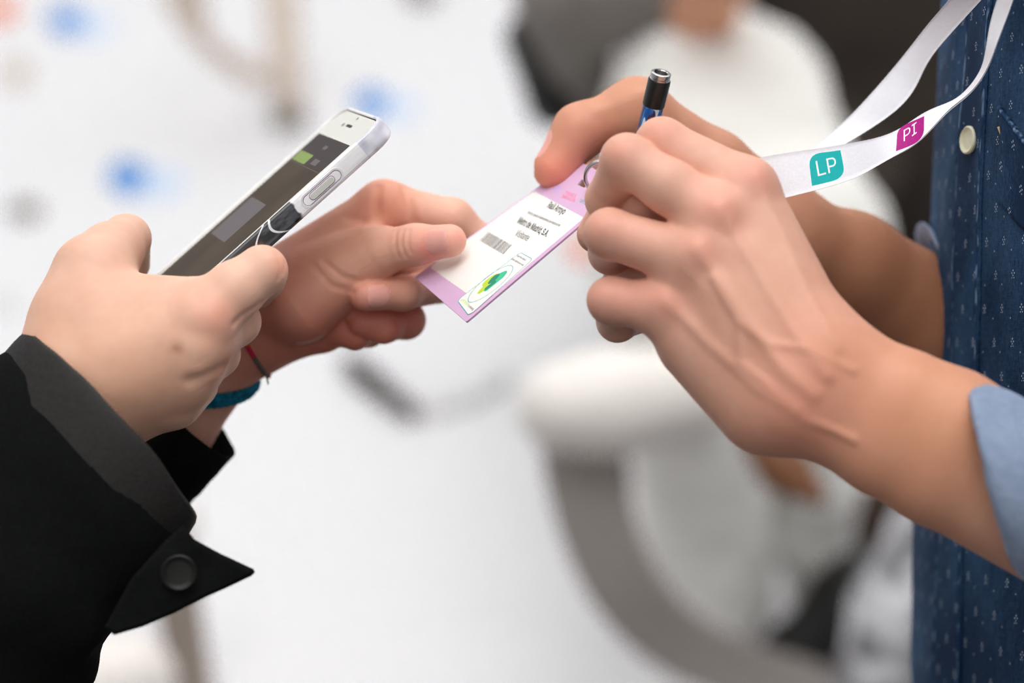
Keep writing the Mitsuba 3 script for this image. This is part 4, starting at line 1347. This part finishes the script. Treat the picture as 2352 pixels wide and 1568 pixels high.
# chair with a white seat and a swept grey frame
tag('chair', 'blurred chair with a white seat on a curved grey frame, right of the bottom centre', 'chair')
sp = spline(np.array([fc(1330, 985, .37), fc(1350, 1120, .33), fc(1410, 1300, .26), fc(1540, 1460, .17), (fc(1720, 1545, .09)), fc(1960, 1600, .035), fc(2250, 1620, .03)]), 40)
t_ = np.gradient(sp, axis=0); t_ /= np.linalg.norm(t_, axis=1, keepdims=True)
s_ = np.cross(t_, [0, 0, 1.0]); s_ /= np.linalg.norm(s_, axis=1, keepdims=True); w_ = np.cross(s_, t_)
sec = np.array(rounded_rect(78, 26, 10, 5).exterior.coords)[:-1]
v, q = loft(sp[:, None] + sec[None, :, :1] * s_[:, None] * np.linspace(1.0, .62, 40)[:, None, None] + sec[None, :, 1:] * w_[:, None])
fm = mmesh(v, q)
if fm.volume < 0:
    fm.invert()
put('chair__frame', fm, 'm_grey_frame', smooth=50, label='curved grey frame')
se = [fc(1290, 935, .43), fc(1400, 925, .43)]
solid('chair__seat', limb(se + [fc(1560, 900, .43)], [42, 44, 44]), se + [fc(1560, 900, .43)], 70, 8, 'm_warm_seat', 'white seat')

# chair behind the black sleeve
tag('chair_001', 'blurred chair with a taupe leg below the black sleeve at the bottom left', 'chair')
lg = [fc(380, 1240, .22), fc(455, 1640, .0)]
put('chair_001__leg', tube_mesh(world(np.linspace(lg[0], lg[1], 8)), np.linspace(.026, .02, 8), 14), 'm_taupe', smooth=True, label='taupe leg')
lg2 = [fc(140, 1240, .22), fc(100, 1600, .0)]
put('chair_001__leg_001', tube_mesh(world(np.linspace(lg2[0], lg2[1], 8)), np.linspace(.026, .02, 8), 14), 'm_taupe', smooth=True)
se = [fc(300, 1560, .14), fc(180, 1590, .14)]
solid('chair_001__seat', limb([fc(390, 1200, .24), fc(130, 1200, .24)], [30, 30]), [fc(390, 1200, .24), fc(130, 1200, .24)], 60, 8, 'm_warm_seat', 'white seat')
solid('white_cushion', limb(se, [44, 52]), se, 80, 8, 'm_warm_seat')
tag('white_cushion', 'blurred warm white cushion on the floor below the black sleeve', 'cushion')

# pale chair at the top left, only its legs reach into the frame
tag('chair_002', 'blurred pale wooden chair whose legs come down at the top, left of centre', 'chair')
for i_, (top_, foot) in enumerate((((640, -60, .16), (668, 296, 0)), ((930, -330, .16), (972, 4, 0)), ((400, -120, .3), (452, 60, .14)))):
    a_, b2 = fc(*top_), fc(*foot)
    put('chair_002__leg' + ('' if i_ == 0 else f'_{i_:03d}'), tube_mesh(world(np.linspace(a_, b2 * .92 + a_ * .08, 8)), np.linspace(.030, .022, 8), 12), 'm_beige_wood', smooth=True)
    if i_ < 2:
        put('chair_002__leg' + ('' if i_ == 0 else f'_{i_:03d}') + '__foot_cap', tube_mesh(world(np.linspace(b2 * .91 + a_ * .09, b2, 4)), .025, 12), 'm_grey_rubber', smooth=True, label='dark rubber foot')
st = spline(np.array([fc(380, -60, .30), fc(448, 70, .22), fc(540, 150, .15), fc(640, 165, .09)]), 24)
put('chair_002__stretcher', tube_mesh(world(st), .016, 12), 'm_beige_wood', smooth=True)


def floor_poly(key, pix, m, h=.0012, label=None):
    pts_ = [on_floor(*p)[:2] for p in pix]
    me = extrude(Polygon(pts_).buffer(.002), h); me.apply_translation((0, 0, .0004))
    put(key, me, m, label=label)


for i_, (x_, y_, sc_, lb) in enumerate(((292, 408, 1.0, 'nearest of the three, above the phone hand'), (850, 236, .85, 'right of the phone top'), (150, 48, .85, 'in the top left corner'))):
    key = 'floor_sticker' + ('' if i_ == 0 else f'_{i_:03d}')
    tag(key, 'blurred blue flower sticker on the white floor, ' + lb, 'sticker', 'blue flower stickers on the floor')
    for j in range(5):
        a = j * 2 * np.pi / 5 + .4
        cx, cy = x_ + 18 * sc_ * math.cos(a), y_ + 16 * sc_ * math.sin(a)
        floor_poly(key + '__petal' + ('' if j == 0 else f'_{j:03d}'), [(cx + 24 * sc_ * math.cos(t), cy + 22 * sc_ * math.sin(t)) for t in np.linspace(0, 6.28, 16)[:-1]], 'm_blue_print', .0012 + .0001 * j)
    floor_poly(key + '__swoosh', [(x_ + sc_ * a, y_ + sc_ * b) for a, b in ((-28, -12), (20, -34), (60, -22), (120, -10), (134, 14), (118, 40), (70, 52), (10, 46), (-30, 30))], 'm_pale_blue_print', .0008, 'pale blue field')
for key, x_, y_, rx, ry, m, lb in (('floor_marker', 58, 486, 34, 20, 'm_grey_rubber', 'blurred grey marker disc on the white floor at the left edge'), ('floor_marker_001', 8, 700, 26, 24, 'm_pale_grey', 'blurred pale grey marker disc at the left edge, behind the phone hand'),
                                   ('floor_marker_002', 0, 24, 34, 30, 'm_orange_print', 'blurred orange marker disc in the top left corner'), ('floor_marker_003', 1338, 575, 26, 26, 'm_orange_print', 'blurred orange marker disc between the badge and the fist'),
                                   ('floor_marker_004', 40, 170, 30, 30, 'm_beige_wood', 'blurred beige marker disc near the left edge, below the top left sticker')):
    floor_poly(key, [(x_ + rx * math.cos(t), y_ + ry * math.sin(t)) for t in np.linspace(0, 6.28, 25)[:-1]], m, .003)
    tag(key, lb, 'floor marker')
st = spline(np.array([fc(800, 828, .012), fc(860, 880, .012), fc(950, 950, .012)]), 16)
put('dark_strap', tube_mesh(world(st), np.interp(np.linspace(0, 1, 16), [0, .3, 1], [.011, .016, .010]), 10), 'm_olive_strap', smooth=True)
tag('dark_strap', 'blurred dark olive strap lying on the white floor below the offered badge', 'strap')
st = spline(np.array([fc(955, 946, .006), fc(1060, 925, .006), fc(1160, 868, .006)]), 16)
put('pale_strap', tube_mesh(world(st), .011, 8), 'm_pale_grey', smooth=True)  # thin pale grey tube curving across the white floor
tag('pale_strap', 'blurred pale grey curved tube on the white floor, to the right of the dark olive strap', 'strap')
